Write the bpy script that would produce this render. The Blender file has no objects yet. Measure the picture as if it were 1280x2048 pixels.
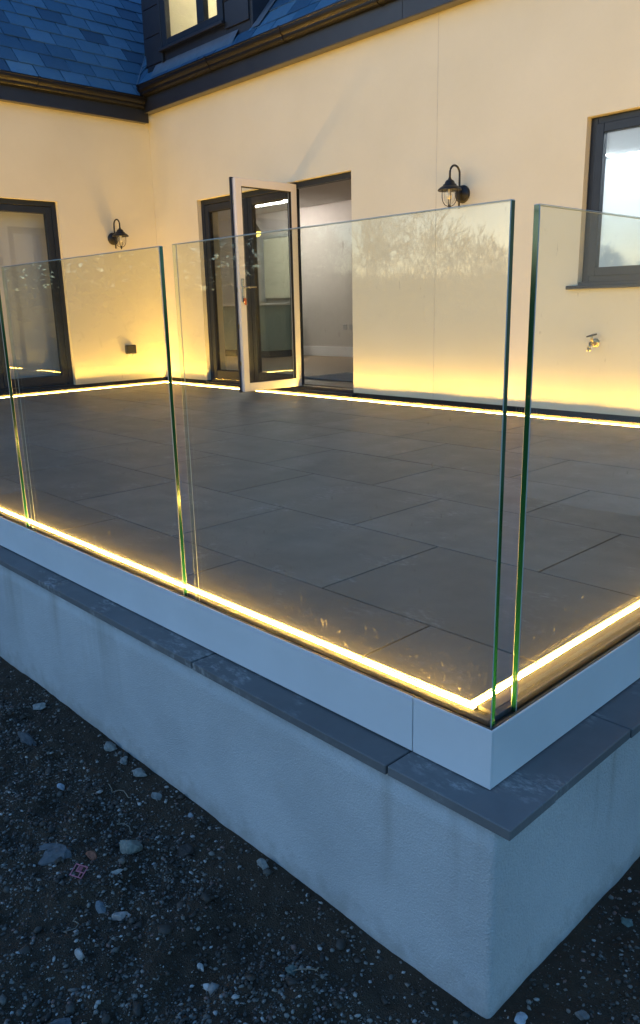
import bpy, bmesh, math, random
import numpy as np
from mathutils import Vector, Matrix, noise as mnoise

random.seed(7)
rng = np.random.default_rng(11)
scene = bpy.context.scene
col = scene.collection

# ------------------------------------------------------------------ camera
cam_d = bpy.data.cameras.new('camera')
cam = bpy.data.objects.new('camera', cam_d)
col.objects.link(cam)
RT = Vector((0.69100296, 0.72250417, -0.02241951))
DN = Vector((0.16997609, -0.19255443, -0.96645275))
FW = Vector((-0.70258312, 0.66401093, -0.25586411))
m = Matrix.Identity(4)
for i in range(3):
    m[i][0] = RT[i]; m[i][1] = -DN[i]; m[i][2] = -FW[i]
m[0][3], m[1][3], m[2][3] = 0.84944, -1.30895, 0.91184
cam.matrix_world = m
cam_d.sensor_fit = 'VERTICAL'
cam_d.sensor_height = 36.0
cam_d.sensor_width = 22.5
cam_d.lens = 1544.3 / 2048 * 36.0
cam_d.clip_start = 0.02
cam_d.clip_end = 2000
scene.camera = cam

# ------------------------------------------------------------------ world, sun, exposure
SUN_EL = math.radians(6.0)
SUN_AZ = math.radians(208.0)       # sunset side: behind and to the left of the camera
world = bpy.data.worlds.new('World')
scene.world = world
world.use_nodes = True
wn = world.node_tree
wn.nodes.clear()
sky = wn.nodes.new('ShaderNodeTexSky')
sky.sky_type = 'NISHITA'
sky.sun_disc = False
sky.sun_elevation = SUN_EL
sky.sun_rotation = SUN_AZ
sky.air_density = 1.0
sky.dust_density = 0.3
sky.ozone_density = 4.0
bg = wn.nodes.new('ShaderNodeBackground')
bg.inputs['Strength'].default_value = 0.135
wo = wn.nodes.new('ShaderNodeOutputWorld')
wn.links.new(sky.outputs[0], bg.inputs['Color'])
wn.links.new(bg.outputs[0], wo.inputs['Surface'])

sun_d = bpy.data.lights.new('sun', 'SUN')
sun_d.energy = 0.03
sun_d.angle = math.radians(40)
sun_d.color = (1.0, 0.9, 0.8)
sun = bpy.data.objects.new('sun', sun_d)
col.objects.link(sun)
sdir = Vector((math.sin(SUN_AZ) * math.cos(SUN_EL), math.cos(SUN_AZ) * math.cos(SUN_EL), math.sin(SUN_EL)))
sun.rotation_euler = sdir.to_track_quat('Z', 'Y').to_euler()

scene.view_settings.view_transform = 'Standard'
scene.view_settings.look = 'None'
scene.view_settings.gamma = 1.0
scene.view_settings.exposure = 1.85
scene.view_settings.use_curve_mapping = False
cy = scene.cycles
cy.max_bounces = 8
cy.diffuse_bounces = 3
cy.glossy_bounces = 4
cy.transmission_bounces = 6
cy.transparent_max_bounces = 32
cy.sample_clamp_indirect = 6.0
cy.use_denoising = True
cy.caustics_reflective = False
cy.caustics_refractive = False

LED_POWER = 215.0
LED_COLOR = (1.0, 0.555, 0.10)

# ------------------------------------------------------------------ material helpers
def new_mat(name):
    mt = bpy.data.materials.new(name)
    mt.use_nodes = True
    nt = mt.node_tree
    nt.nodes.clear()
    out = nt.nodes.new('ShaderNodeOutputMaterial')
    return mt, nt, out

def N(nt, typ, **kw):
    n = nt.nodes.new(typ)
    for k, v in kw.items():
        if k in n.inputs:
            n.inputs[k].default_value = v
        else:
            setattr(n, k, v)
    return n

def obj_coord(nt, scale=(1, 1, 1)):
    tc = N(nt, 'ShaderNodeNewGeometry')
    mp = N(nt, 'ShaderNodeMapping')
    mp.inputs['Scale'].default_value = scale
    nt.links.new(tc.outputs['Position'], mp.inputs['Vector'])
    return mp.outputs[0]

def noise_tex(nt, vec, scale, detail=6, rough=0.6):
    n = N(nt, 'ShaderNodeTexNoise')
    n.inputs['Scale'].default_value = scale
    n.inputs['Detail'].default_value = detail
    n.inputs['Roughness'].default_value = rough
    nt.links.new(vec, n.inputs['Vector'])
    return n.outputs['Fac']

def ramp(nt, fac, stops):
    r = N(nt, 'ShaderNodeValToRGB')
    els = r.color_ramp.elements
    while len(els) < len(stops):
        els.new(0.5)
    for e, (p, c) in zip(els, stops):
        e.position = p
        e.color = (c[0], c[1], c[2], 1) if len(c) == 3 else c
    nt.links.new(fac, r.inputs['Fac'])
    return r.outputs['Color']

def mixc(nt, fac, a, b, mode='MIX'):
    n = N(nt, 'ShaderNodeMix')
    n.data_type = 'RGBA'
    n.blend_type = mode
    for sock, v in ((n.inputs[0], fac), (n.inputs[6], a), (n.inputs[7], b)):
        if isinstance(v, (int, float)):
            sock.default_value = v
        elif isinstance(v, tuple):
            sock.default_value = (v[0], v[1], v[2], 1)
        else:
            nt.links.new(v, sock)
    return n.outputs[2]

def mth(nt, op, a, b=None, clamp=False):
    n = N(nt, 'ShaderNodeMath')
    n.operation = op
    n.use_clamp = clamp
    for i, v in enumerate((a, b)):
        if v is None:
            continue
        if isinstance(v, (int, float)):
            n.inputs[i].default_value = v
        else:
            nt.links.new(v, n.inputs[i])
    return n.outputs[0]

def bump(nt, h, strength=0.3, dist=0.01, base=None):
    b = N(nt, 'ShaderNodeBump')
    b.inputs['Strength'].default_value = strength
    b.inputs['Distance'].default_value = dist
    nt.links.new(h, b.inputs['Height'])
    if base:
        nt.links.new(base, b.inputs['Normal'])
    return b.outputs[0]

def principled(nt, out, color, rough=0.5, metal=0.0, normal=None, spec=0.5):
    p = N(nt, 'ShaderNodeBsdfPrincipled')
    p.inputs['Metallic'].default_value = metal
    p.inputs['Specular IOR Level'].default_value = spec
    for key, v in (('Base Color', color), ('Roughness', rough)):
        if isinstance(v, tuple):
            p.inputs[key].default_value = (v[0], v[1], v[2], 1)
        elif isinstance(v, (int, float)):
            p.inputs[key].default_value = v
        else:
            nt.links.new(v, p.inputs[key])
    if normal:
        nt.links.new(normal, p.inputs['Normal'])
    nt.links.new(p.outputs[0], out.inputs['Surface'])
    return p

def plain(name, color, rough=0.5, metal=0.0, var=0.15, vscale=8.0, bumps=0.0, bscale=120.0, spec=0.5):
    mt, nt, out = new_mat(name)
    v = obj_coord(nt)
    f = noise_tex(nt, v, vscale)
    lo = tuple(c * (1 - var) for c in color)
    hi = tuple(min(1, c * (1 + var)) for c in color)
    c = ramp(nt, f, [(0.3, lo), (0.7, hi)])
    rg = mth(nt, 'ADD', mth(nt, 'MULTIPLY', noise_tex(nt, v, vscale * 3), 0.2), rough - 0.1)
    nrm = None
    if bumps:
        nrm = bump(nt, noise_tex(nt, v, bscale, 3), bumps, 0.004)
    principled(nt, out, c, rg, metal, nrm, spec)
    return mt

M = {}
# house render: fine sponge finish, slightly warm white
def mk_render():
    mt, nt, out = new_mat('house_render')
    v = obj_coord(nt)
    big = noise_tex(nt, v, 1.1, 5)
    fine = noise_tex(nt, v, 55, 4, 0.7)
    c = ramp(nt, big, [(0.3, (0.73, 0.680, 0.520)), (0.7, (0.79, 0.740, 0.580))])
    c = mixc(nt, mth(nt, 'MULTIPLY', fine, 0.12), c, (0.5, 0.48, 0.45))
    mott = noise_tex(nt, v, 11, 5)
    h = mth(nt, 'ADD', mth(nt, 'MULTIPLY', noise_tex(nt, v, 260, 2), 0.5), mth(nt, 'MULTIPLY', mott, 1.0))
    principled(nt, out, c, 0.9, 0, bump(nt, h, 0.16, 0.004), 0.2)
    return mt
M['render'] = mk_render()

def mk_plinth():
    mt, nt, out = new_mat('plinth_render')
    v = obj_coord(nt)
    sep = N(nt, 'ShaderNodeSeparateXYZ')
    nt.links.new(v, sep.inputs[0])
    big = noise_tex(nt, v, 2.5, 6)
    c = ramp(nt, big, [(0.3, (0.50, 0.51, 0.51)), (0.7, (0.62, 0.63, 0.63))])
    # vertical run-off stains
    st = noise_tex(nt, obj_coord(nt, (7, 7, 0.5)), 1.0, 4, 0.6)
    stain = ramp(nt, st, [(0.56, (0, 0, 0)), (0.74, (1, 1, 1))])
    hz = mth(nt, 'MULTIPLY', mth(nt, 'ADD', sep.outputs[2], 0.62), 2.2, True)
    c = mixc(nt, mth(nt, 'MULTIPLY', mth(nt, 'MULTIPLY', stain, hz), 0.5), c, (0.27, 0.26, 0.22))
    # ragged darker band directly below the coping
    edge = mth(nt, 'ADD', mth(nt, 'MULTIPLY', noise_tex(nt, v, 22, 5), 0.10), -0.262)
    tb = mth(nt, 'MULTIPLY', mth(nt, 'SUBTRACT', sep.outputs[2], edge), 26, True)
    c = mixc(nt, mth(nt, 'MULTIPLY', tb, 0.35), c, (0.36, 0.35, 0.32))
    # soil splashed along the foot
    sp = mth(nt, 'MULTIPLY', mth(nt, 'SUBTRACT', mth(nt, 'ADD', mth(nt, 'MULTIPLY', noise_tex(nt, v, 14, 7, 0.65), 0.30), -0.76), sep.outputs[2]), 11, True)
    c = mixc(nt, mth(nt, 'MULTIPLY', sp, 0.42), c, (0.24, 0.22, 0.18))
    # rusty runs below three coping joints
    run = None
    for ax, c0, wd in ((0, -0.245, 0.016), (0, -2.05, 0.03), (1, 0.478, 0.014)):
        dd = mth(nt, 'ABSOLUTE', mth(nt, 'SUBTRACT', mth(nt, 'ADD', sep.outputs[ax], mth(nt, 'MULTIPLY', noise_tex(nt, v, 6, 3), 0.03)), c0 + 0.015))
        g = mth(nt, 'SUBTRACT', 1.0, mth(nt, 'DIVIDE', dd, wd * 1.6), True)
        run = g if run is None else mth(nt, 'MAXIMUM', run, g)
    run = mth(nt, 'MULTIPLY', run, mth(nt, 'ADD', 0.25, noise_tex(nt, obj_coord(nt, (40, 40, 6)), 1.0, 4)))
    run = mth(nt, 'MULTIPLY', run, mth(nt, 'MULTIPLY', mth(nt, 'ADD', sep.outputs[2], 0.55), 2.6, True))
    c = mixc(nt, mth(nt, 'MULTIPLY', run, 0.55, True), c, (0.24, 0.20, 0.14))
    sand = noise_tex(nt, v, 230, 3, 0.75)
    c = mixc(nt, ramp(nt, sand, [(0.40, (0.30, 0.30, 0.30)), (0.56, (0, 0, 0))]), c, (0.30, 0.30, 0.30))
    h = mth(nt, 'ADD', noise_tex(nt, v, 190, 3), mth(nt, 'MULTIPLY', noise_tex(nt, v, 30, 4), 0.8))
    principled(nt, out, c, 0.92, 0, bump(nt, h, 0.75, 0.006), 0.2)
    return mt
M['plinth'] = mk_plinth()

def mk_porcelain(name, base, chalk=0.35, rough=0.45, lo=0.60):
    mt, nt, out = new_mat(name)
    v = obj_coord(nt)
    oi = N(nt, 'ShaderNodeObjectInfo')
    big = noise_tex(nt, v, 3.2, 8, 0.65)
    c = ramp(nt, big, [(0.3, tuple(b * 0.78 for b in base)), (0.72, tuple(b * 1.25 for b in base))])
    c = mixc(nt, mth(nt, 'MULTIPLY', oi.outputs['Random'], 0.55), c, tuple(b * 0.62 for b in base))
    # chalky mortar smears and dust
    s1 = noise_tex(nt, v, 4.5, 3)
    s2 = noise_tex(nt, obj_coord(nt, (30, 60, 30)), 1.0, 6, 0.7)
    sm = mth(nt, 'MULTIPLY', ramp(nt, s1, [(lo, (0, 0, 0)), (lo + 0.12, (1, 1, 1))]), ramp(nt, s2, [(0.48, (0, 0, 0)), (0.68, (1, 1, 1))]))
    c = mixc(nt, mth(nt, 'MULTIPLY', sm, chalk), c, (0.42, 0.42, 0.41))
    spk = ramp(nt, noise_tex(nt, v, 90, 2), [(0.74, (0, 0, 0)), (0.78, (1, 1, 1))])
    c = mixc(nt, mth(nt, 'MULTIPLY', spk, 0.25), c, (0.35, 0.35, 0.34))
    rg = mth(nt, 'ADD', mth(nt, 'MULTIPLY', noise_tex(nt, v, 6, 5), 0.25), rough - 0.12)
    principled(nt, out, c, rg, 0, bump(nt, noise_tex(nt, v, 140, 4), 0.12, 0.002), 0.45)
    return mt
M['paving'] = mk_porcelain('paving_porcelain', (0.210, 0.192, 0.168), 0.6, 0.52, 0.54)
M['coping'] = mk_porcelain('coping_porcelain', (0.160, 0.160, 0.163), 0.85, 0.6, 0.50)
M['fascia'] = plain('cladding_board', (0.68, 0.69, 0.70), 0.45, 0, 0.05, 3, 0.05, 200)
M['joint'] = plain('dark_joint', (0.012, 0.012, 0.012), 0.9)  # near-black base colour of joints, beads and base course
M['gasket'] = plain('rubber_gasket', (0.045, 0.038, 0.030), 0.4, 0, 0.25, 20)
M['channel'] = plain('aluminium_channel', (0.40, 0.40, 0.38), 0.35, 0.8, 0.15, 30)
M['trim'] = plain('grey_trim', (0.085, 0.08, 0.075), 0.7, 0, 0.2, 40)
M['anthracite'] = plain('anthracite_frame', (0.011, 0.018, 0.033), 0.42, 0, 0.12, 6, spec=0.35)
M['eaves'] = plain('eaves_board', (0.014, 0.018, 0.030), 0.42, 0, 0.12, 4)
M['soffit'] = plain('soffit_board', (0.10, 0.095, 0.085), 0.5)
M['gutter'] = plain('gutter_plastic', (0.006, 0.006, 0.007), 0.34, 0, 0.15, 6, spec=0.3)
M['white_upvc'] = plain('white_profile', (0.74, 0.72, 0.72), 0.35, 0, 0.03, 4)
M['edge_blue'] = plain('grey_edge_profile', (0.30, 0.33, 0.40), 0.4, 0.2, 0.08, 10)
M['black_metal'] = plain('black_lantern', (0.010, 0.011, 0.013), 0.42, 0, 0.3, 40, 0.1, 300)
M['black_plastic'] = plain('black_box', (0.015, 0.015, 0.016), 0.5)
M['chrome'] = plain('chrome', (0.62, 0.60, 0.56), 0.18, 1.0)
M['brass'] = plain('brass', (0.56, 0.45, 0.24), 0.32, 1.0, 0.25, 60)
M['int_wall'] = plain('interior_paint', (0.50, 0.46, 0.42), 0.8, 0, 0.03)
M['int_blue'] = plain('interior_cool_paint', (0.66, 0.70, 0.74), 0.8, 0, 0.02)
M['ceiling'] = plain('ceiling_paint', (0.52, 0.50, 0.47), 0.85, 0, 0.02)
M['cream'] = plain('cream_fabric', (0.62, 0.58, 0.44), 0.8, 0, 0.04)
M['green_unit'] = plain('sage_green_unit', (0.20, 0.30, 0.28), 0.5, 0, 0.06)
M['worktop'] = plain('pale_worktop', (0.62, 0.62, 0.60), 0.3, 0, 0.06)
M['curtain'] = plain('taupe_curtain', (0.26, 0.23, 0.20), 0.85, 0, 0.15, 20)
M['red_cord'] = plain('orange_tag', (0.55, 0.13, 0.04), 0.5)
M['backplate'] = plain('grey_backplate', (0.36, 0.36, 0.35), 0.5)

def mk_slate():
    mt, nt, out = new_mat('roof_slate')
    oi = N(nt, 'ShaderNodeObjectInfo')
    v = obj_coord(nt)
    c = ramp(nt, oi.outputs['Random'], [(0.0, (0.022, 0.070, 0.150)), (0.45, (0.045, 0.145, 0.270)), (1.0, (0.095, 0.225, 0.380))])
    c = mixc(nt, mth(nt, 'MULTIPLY', noise_tex(nt, v, 12, 6), 0.35), c, (0.02, 0.035, 0.06))
    principled(nt, out, c, 0.5, 0, bump(nt, noise_tex(nt, v, 45, 5), 0.35, 0.006), 0.5)
    return mt
M['slate'] = mk_slate()

def mk_wood():
    mt, nt, out = new_mat('oak_floor')
    v = obj_coord(nt, (1.2, 9, 9))
    g = noise_tex(nt, v, 3, 6)
    c = ramp(nt, g, [(0.3, (0.20, 0.13, 0.075)), (0.7, (0.33, 0.23, 0.14))])
    principled(nt, out, c, 0.35, 0)
    return mt
M['wood'] = mk_wood()

def mk_glass(name, tint, dust=0.0, refl=1.0):
    """Clear sheet: see-through with a Schlick mirror term; dust adds a thin scattering film."""
    mt, nt, out = new_mat(name)
    lw = N(nt, 'ShaderNodeLayerWeight')
    lw.inputs['Blend'].default_value = 0.5
    f5 = mth(nt, 'POWER', lw.outputs['Facing'], 5.0)
    fr = mth(nt, 'MULTIPLY', mth(nt, 'ADD', mth(nt, 'MULTIPLY', f5, 0.96), 0.042), refl, True)
    tr = N(nt, 'ShaderNodeBsdfTransparent')
    tr.inputs['Color'].default_value = (*tint, 1)
    gl = N(nt, 'ShaderNodeBsdfGlossy')
    gl.inputs['Roughness'].default_value = 0.0
    mx = N(nt, 'ShaderNodeMixShader')
    nt.links.new(fr, mx.inputs[0])
    nt.links.new(tr.outputs[0], mx.inputs[1])
    nt.links.new(gl.outputs[0], mx.inputs[2])
    res = mx.outputs[0]
    if dust:
        v = obj_coord(nt)
        sep = N(nt, 'ShaderNodeSeparateXYZ')
        nt.links.new(v, sep.inputs[0])
        low = mth(nt, 'SUBTRACT', 1.0, mth(nt, 'MULTIPLY', sep.outputs[2], 3.2), True)
        low = mth(nt, 'POWER', low, 2.0)
        speck = ramp(nt, noise_tex(nt, obj_coord(nt, (1, 1, 0.85)), 125, 2), [(0.66, (0, 0, 0)), (0.73, (1, 1, 1))])
        drip = ramp(nt, noise_tex(nt, obj_coord(nt, (1, 1, 0.12)), 70, 3), [(0.58, (0, 0, 0)), (0.80, (1, 1, 1))])
        patch = ramp(nt, noise_tex(nt, v, 3.5, 3), [(0.42, (0, 0, 0)), (0.66, (1, 1, 1))])
        sp2 = ramp(nt, noise_tex(nt, obj_coord(nt, (1, 1, 0.5)), 60, 2), [(0.70, (0, 0, 0)), (0.74, (1, 1, 1))])
        film = mth(nt, 'ADD', 0.012, mth(nt, 'MULTIPLY', drip, 0.025))
        film = mth(nt, 'ADD', film, mth(nt, 'MULTIPLY', speck, 0.32))
        a = mth(nt, 'MULTIPLY', film, low)
        a = mth(nt, 'ADD', a, mth(nt, 'MULTIPLY', mth(nt, 'MULTIPLY', sp2, patch), 0.30))
        a = mth(nt, 'ADD', a, 0.006)
        a = mth(nt, 'MULTIPLY', a, dust, True)
        d1 = N(nt, 'ShaderNodeBsdfDiffuse')
        d1.inputs['Color'].default_value = (0.5, 0.5, 0.48, 1)
        d2 = N(nt, 'ShaderNodeBsdfTranslucent')
        d2.inputs['Color'].default_value = (0.5, 0.5, 0.48, 1)
        dm = N(nt, 'ShaderNodeMixShader')
        dm.inputs[0].default_value = 0.6
        nt.links.new(d1.outputs[0], dm.inputs[1])
        nt.links.new(d2.outputs[0], dm.inputs[2])
        m2 = N(nt, 'ShaderNodeMixShader')
        nt.links.new(a, m2.inputs[0])
        nt.links.new(res, m2.inputs[1])
        nt.links.new(dm.outputs[0], m2.inputs[2])
        res = m2.outputs[0]
    nt.links.new(res, out.inputs['Surface'])
    return mt
M['balustrade_glass'] = mk_glass('balustrade_glass', (0.945, 0.975, 0.955), 0.75, 1.12)
M['window_glass'] = mk_glass('window_glass', (0.93, 0.95, 0.95), 0.0, 1.6)
M['lamp_glass'] = mk_glass('lamp_glass', (0.96, 0.96, 0.94), 0.0, 1.5)

def mk_edge():
    mt, nt, out = new_mat('glass_cut_edge')
    d = N(nt, 'ShaderNodeBsdfDiffuse')
    d.inputs['Color'].default_value = (0.002, 0.022, 0.012, 1)
    t = N(nt, 'ShaderNodeBsdfTranslucent')
    t.inputs['Color'].default_value = (0.009, 0.105, 0.052, 1)
    g = N(nt, 'ShaderNodeBsdfGlossy')
    g.inputs['Roughness'].default_value = 0.12
    g.inputs['Color'].default_value = (0.75, 0.95, 0.85, 1)
    m1 = N(nt, 'ShaderNodeMixShader')
    m1.inputs[0].default_value = 0.35
    m2 = N(nt, 'ShaderNodeMixShader')
    lw = N(nt, 'ShaderNodeLayerWeight')
    lw.inputs['Blend'].default_value = 0.5
    fr = mth(nt, 'ADD', mth(nt, 'MULTIPLY', mth(nt, 'POWER', lw.outputs['Facing'], 4.0), 0.9), 0.05, True)
    nt.links.new(fr, m2.inputs[0])
    nt.links.new(d.outputs[0], m1.inputs[1])
    nt.links.new(t.outputs[0], m1.inputs[2])
    nt.links.new(m1.outputs[0], m2.inputs[1])
    nt.links.new(g.outputs[0], m2.inputs[2])
    # seen from inside the sheet a polished end face lets the eye out again
    geo = N(nt, 'ShaderNodeNewGeometry')
    tr = N(nt, 'ShaderNodeBsdfTransparent')
    tr.inputs['Color'].default_value = (0.80, 0.90, 0.85, 1)
    m3 = N(nt, 'ShaderNodeMixShader')
    nt.links.new(geo.outputs['Backfacing'], m3.inputs[0])
    nt.links.new(m2.outputs[0], m3.inputs[1])
    nt.links.new(tr.outputs[0], m3.inputs[2])
    nt.links.new(m3.outputs[0], out.inputs['Surface'])
    return mt
M['glass_edge'] = mk_edge()
M['arris'] = plain('ground_arris', (0.42, 0.46, 0.43), 0.35, 0, 0.1, 30)

def emit(name, color, strength):
    mt, nt, out = new_mat(name)
    e = N(nt, 'ShaderNodeEmission')
    e.inputs['Color'].default_value = (*color, 1)
    e.inputs['Strength'].default_value = strength
    nt.links.new(e.outputs[0], out.inputs['Surface'])
    return mt
M['led_warm'] = emit('warm_led', LED_COLOR, LED_POWER)
M['led_wall'] = emit('warm_wall_led', LED_COLOR, LED_POWER * 0.62)
M['led_white'] = emit('white_led', (1.0, 0.93, 0.86), 46.0)
M['led_cool'] = emit('cool_led', (0.80, 0.90, 1.0), 19.0)
M['bulb'] = emit('warm_bulb', (1.0, 0.88, 0.66), 70.0)
M['pendant_glow'] = emit('amber_shade', (1.0, 0.66, 0.12), 1.6)

def mk_soil(name='soil'):
    mt, nt, out = new_mat(name)
    v = obj_coord(nt)
    big = noise_tex(nt, v, 2.2, 6)
    med = noise_tex(nt, v, 22, 8, 0.7)
    c = ramp(nt, big, [(0.3, (0.034, 0.022, 0.013)), (0.7, (0.078, 0.050, 0.030))])
    c = mixc(nt, ramp(nt, med, [(0.35, (0, 0, 0)), (0.75, (1, 1, 1))]), c, (0.080, 0.060, 0.043))
    grit = ramp(nt, noise_tex(nt, v, 150, 2), [(0.66, (0, 0, 0)), (0.73, (1, 1, 1))])
    c = mixc(nt, mth(nt, 'MULTIPLY', grit, 0.35), c, (0.20, 0.18, 0.16))
    h = mth(nt, 'ADD', noise_tex(nt, v, 60, 6, 0.7), noise_tex(nt, v, 220, 3))
    principled(nt, out, c, 0.88, 0, bump(nt, h, 0.8, 0.012), 0.25)
    return mt
M['soil'] = mk_soil()

def mk_pebble():
    mt, nt, out = new_mat('pebbles')
    a = N(nt, 'ShaderNodeVertexColor')
    a.layer_name = 'tone'
    v = obj_coord(nt)
    c = mixc(nt, mth(nt, 'MULTIPLY', noise_tex(nt, v, 160, 3), 0.5), a.outputs[0], (0.03, 0.027, 0.025))
    principled(nt, out, c, 0.62, 0, None, 0.5)
    return mt
M['pebble'] = mk_pebble()

def rockmat(name, c):
    return plain(name, tuple(v * 0.8 for v in c), 0.8, 0, 0.4, 45, 0.9, 70)

# ------------------------------------------------------------------ object helpers
def tag(o, label=None, cat=None, group=None, kind=None):
    if label: o['label'] = label
    if cat: o['category'] = cat
    if group: o['group'] = group
    if kind: o['kind'] = kind
    return o

def empty(name, loc=(0, 0, 0), rz=0.0):
    o = bpy.data.objects.new(name, None)
    o.empty_display_size = 0.1
    o.location = loc
    o.rotation_euler = (0, 0, rz)
    col.objects.link(o)
    return o

def attach(o, parent, local=False):
    """Parent o; world-space geometry keeps its place unless local."""
    if parent is None:
        return o
    o.parent = parent
    if not local:
        w = Matrix.Identity(4)
        chain = []
        p = parent
        while p is not None:
            chain.append(p); p = p.parent
        for p in reversed(chain):
            w = w @ p.matrix_parent_inverse @ p.matrix_basis
        o.matrix_parent_inverse = w.inverted()
    return o

def mesh_obj(name, verts, faces, mat, parent=None, local=False, smooth=False):
    me = bpy.data.meshes.new(name)
    me.from_pydata([tuple(v) for v in verts], [], faces)
    if mat: me.materials.append(mat)
    if smooth:
        me.polygons.foreach_set('use_smooth', [True] * len(me.polygons))
    me.update()
    o = bpy.data.objects.new(name, me)
    col.objects.link(o)
    return attach(o, parent, local)

def bm_obj(name, bm, mat, parent=None, local=False, smooth=False):
    me = bpy.data.meshes.new(name)
    bmesh.ops.recalc_face_normals(bm, faces=bm.faces)
    bm.to_mesh(me); bm.free()
    for mm in (mat if isinstance(mat, list) else [mat]):
        me.materials.append(mm)
    if smooth:
        me.polygons.foreach_set('use_smooth', [True] * len(me.polygons))
    o = bpy.data.objects.new(name, me)
    col.objects.link(o)
    return attach(o, parent, local)

def add_box(bm, x0, x1, y0, y1, z0, z1, bev=0.0):
    vs = [bm.verts.new(p) for p in ((x0, y0, z0), (x1, y0, z0), (x1, y1, z0), (x0, y1, z0), (x0, y0, z1), (x1, y0, z1), (x1, y1, z1), (x0, y1, z1))]
    fs = [bm.faces.new([vs[i] for i in f]) for f in ((0, 3, 2, 1), (4, 5, 6, 7), (0, 1, 5, 4), (1, 2, 6, 5), (2, 3, 7, 6), (3, 0, 4, 7))]
    if bev:
        es = list({e for f in fs for e in f.edges})
        bmesh.ops.bevel(bm, geom=es, offset=bev, segments=1, affect='EDGES')
    return vs, fs

def box(name, x0, x1, y0, y1, z0, z1, mat, parent=None, bev=0.0, local=False):
    bm = bmesh.new()
    add_box(bm, x0, x1, y0, y1, z0, z1, bev)
    return bm_obj(name, bm, mat, parent, local)

def frame_boxes(bm, axis, u0, u1, z0, z1, d0, d1, w, bot=None, bev=0.003):
    """A rectangular ring of four bars; axis 'x' lies in a wall along x (depth y), 'y' along y (depth x)."""
    bot = w if bot is None else bot
    for (a, b, c, e) in ((u0, u0 + w, z0, z1), (u1 - w, u1, z0, z1), (u0 + w, u1 - w, z1 - w, z1), (u0 + w, u1 - w, z0, z0 + bot)):
        if axis == 'x': add_box(bm, a, b, d0, d1, c, e, bev)
        else: add_box(bm, d0, d1, a, b, c, e, bev)

def lathe(bm, prof, n=24, center=(0, 0, 0)):
    rings = []
    for r, z in prof:
        if r < 1e-6:
            rings.append([bm.verts.new((center[0], center[1], center[2] + z))])
        else:
            rings.append([bm.verts.new((center[0] + r * math.cos(2 * math.pi * k / n), center[1] + r * math.sin(2 * math.pi * k / n), center[2] + z)) for k in range(n)])
    for a, b in zip(rings, rings[1:]):
        for k in range(n):
            k2 = (k + 1) % n
            if len(a) == 1 and len(b) == 1: continue
            if len(a) == 1: bm.faces.new((a[0], b[k], b[k2]))
            elif len(b) == 1: bm.faces.new((a[k], a[k2], b[0]))
            else: bm.faces.new((a[k], a[k2], b[k2], b[k]))

def tube(bm, pts, r, n=10, caps=True):
    pts = [Vector(p) for p in pts]
    rings = []
    up = Vector((0.123, 0.456, 0.88)).normalized()
    for i, p in enumerate(pts):
        t = (pts[min(i + 1, len(pts) - 1)] - pts[max(i - 1, 0)]).normalized()
        u = (up - t * up.dot(t))
        u = u.normalized() if u.length > 1e-4 else t.orthogonal().normalized()
        w = t.cross(u)
        rr = r[i] if isinstance(r, (list, tuple)) else r
        rings.append([bm.verts.new(p + (u * math.cos(2 * math.pi * k / n) + w * math.sin(2 * math.pi * k / n)) * rr) for k in range(n)])
    for a, b in zip(rings, rings[1:]):
        for k in range(n):
            bm.faces.new((a[k], a[(k + 1) % n], b[(k + 1) % n], b[k]))
    if caps:
        bm.faces.new(rings[0][::-1]); bm.faces.new(rings[-1])

def wall_holes(name, axis, u0, u1, z0, z1, d0, d1, holes, mat, parent):
    us = sorted({u0, u1, *[h[0] for h in holes], *[h[1] for h in holes]})
    zs = sorted({z0, z1, *[h[2] for h in holes], *[h[3] for h in holes]})
    us = [u for u in us if u0 <= u <= u1]; zs = [z for z in zs if z0 <= z <= z1]
    nu, nz = len(us) - 1, len(zs) - 1
    def solid(i, j):
        if not (0 <= i < nu and 0 <= j < nz): return False
        cu, cz = (us[i] + us[i + 1]) / 2, (zs[j] + zs[j + 1]) / 2
        return not any(h[0] < cu < h[1] and h[2] < cz < h[3] for h in holes)
    bm = bmesh.new(); cache = {}
    def V(i, j, k):
        if (i, j, k) not in cache:
            d = (d0, d1)[k]
            cache[(i, j, k)] = bm.verts.new((us[i], d, zs[j]) if axis == 'x' else (d, us[i], zs[j]))
        return cache[(i, j, k)]
    for i in range(nu):
        for j in range(nz):
            if not solid(i, j): continue
            for k in (0, 1): bm.faces.new((V(i, j, k), V(i + 1, j, k), V(i + 1, j + 1, k), V(i, j + 1, k)))
            if not solid(i - 1, j): bm.faces.new((V(i, j, 0), V(i, j, 1), V(i, j + 1, 1), V(i, j + 1, 0)))
            if not solid(i + 1, j): bm.faces.new((V(i + 1, j, 0), V(i + 1, j, 1), V(i + 1, j + 1, 1), V(i + 1, j + 1, 0)))
            if not solid(i, j - 1): bm.faces.new((V(i, j, 0), V(i, j, 1), V(i + 1, j, 1), V(i + 1, j, 0)))
            if not solid(i, j + 1): bm.faces.new((V(i, j + 1, 0), V(i, j + 1, 1), V(i + 1, j + 1, 1), V(i + 1, j + 1, 0)))
    return bm_obj(name, bm, mat, parent)

# ------------------------------------------------------------------ measured layout (metres)
D = 4.428            # main wall face
XC = -8.15           # left wing wall face
GZ = -0.69           # soil level at the plinth foot
XE = 3.0             # right end of the main wall
YE = -0.55           # near end of the left wing
PLX, PLY = 0.066, -0.074      # plinth faces
COX, COY = 0.108, -0.086      # coping edges
ZC = -0.150          # coping top

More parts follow.
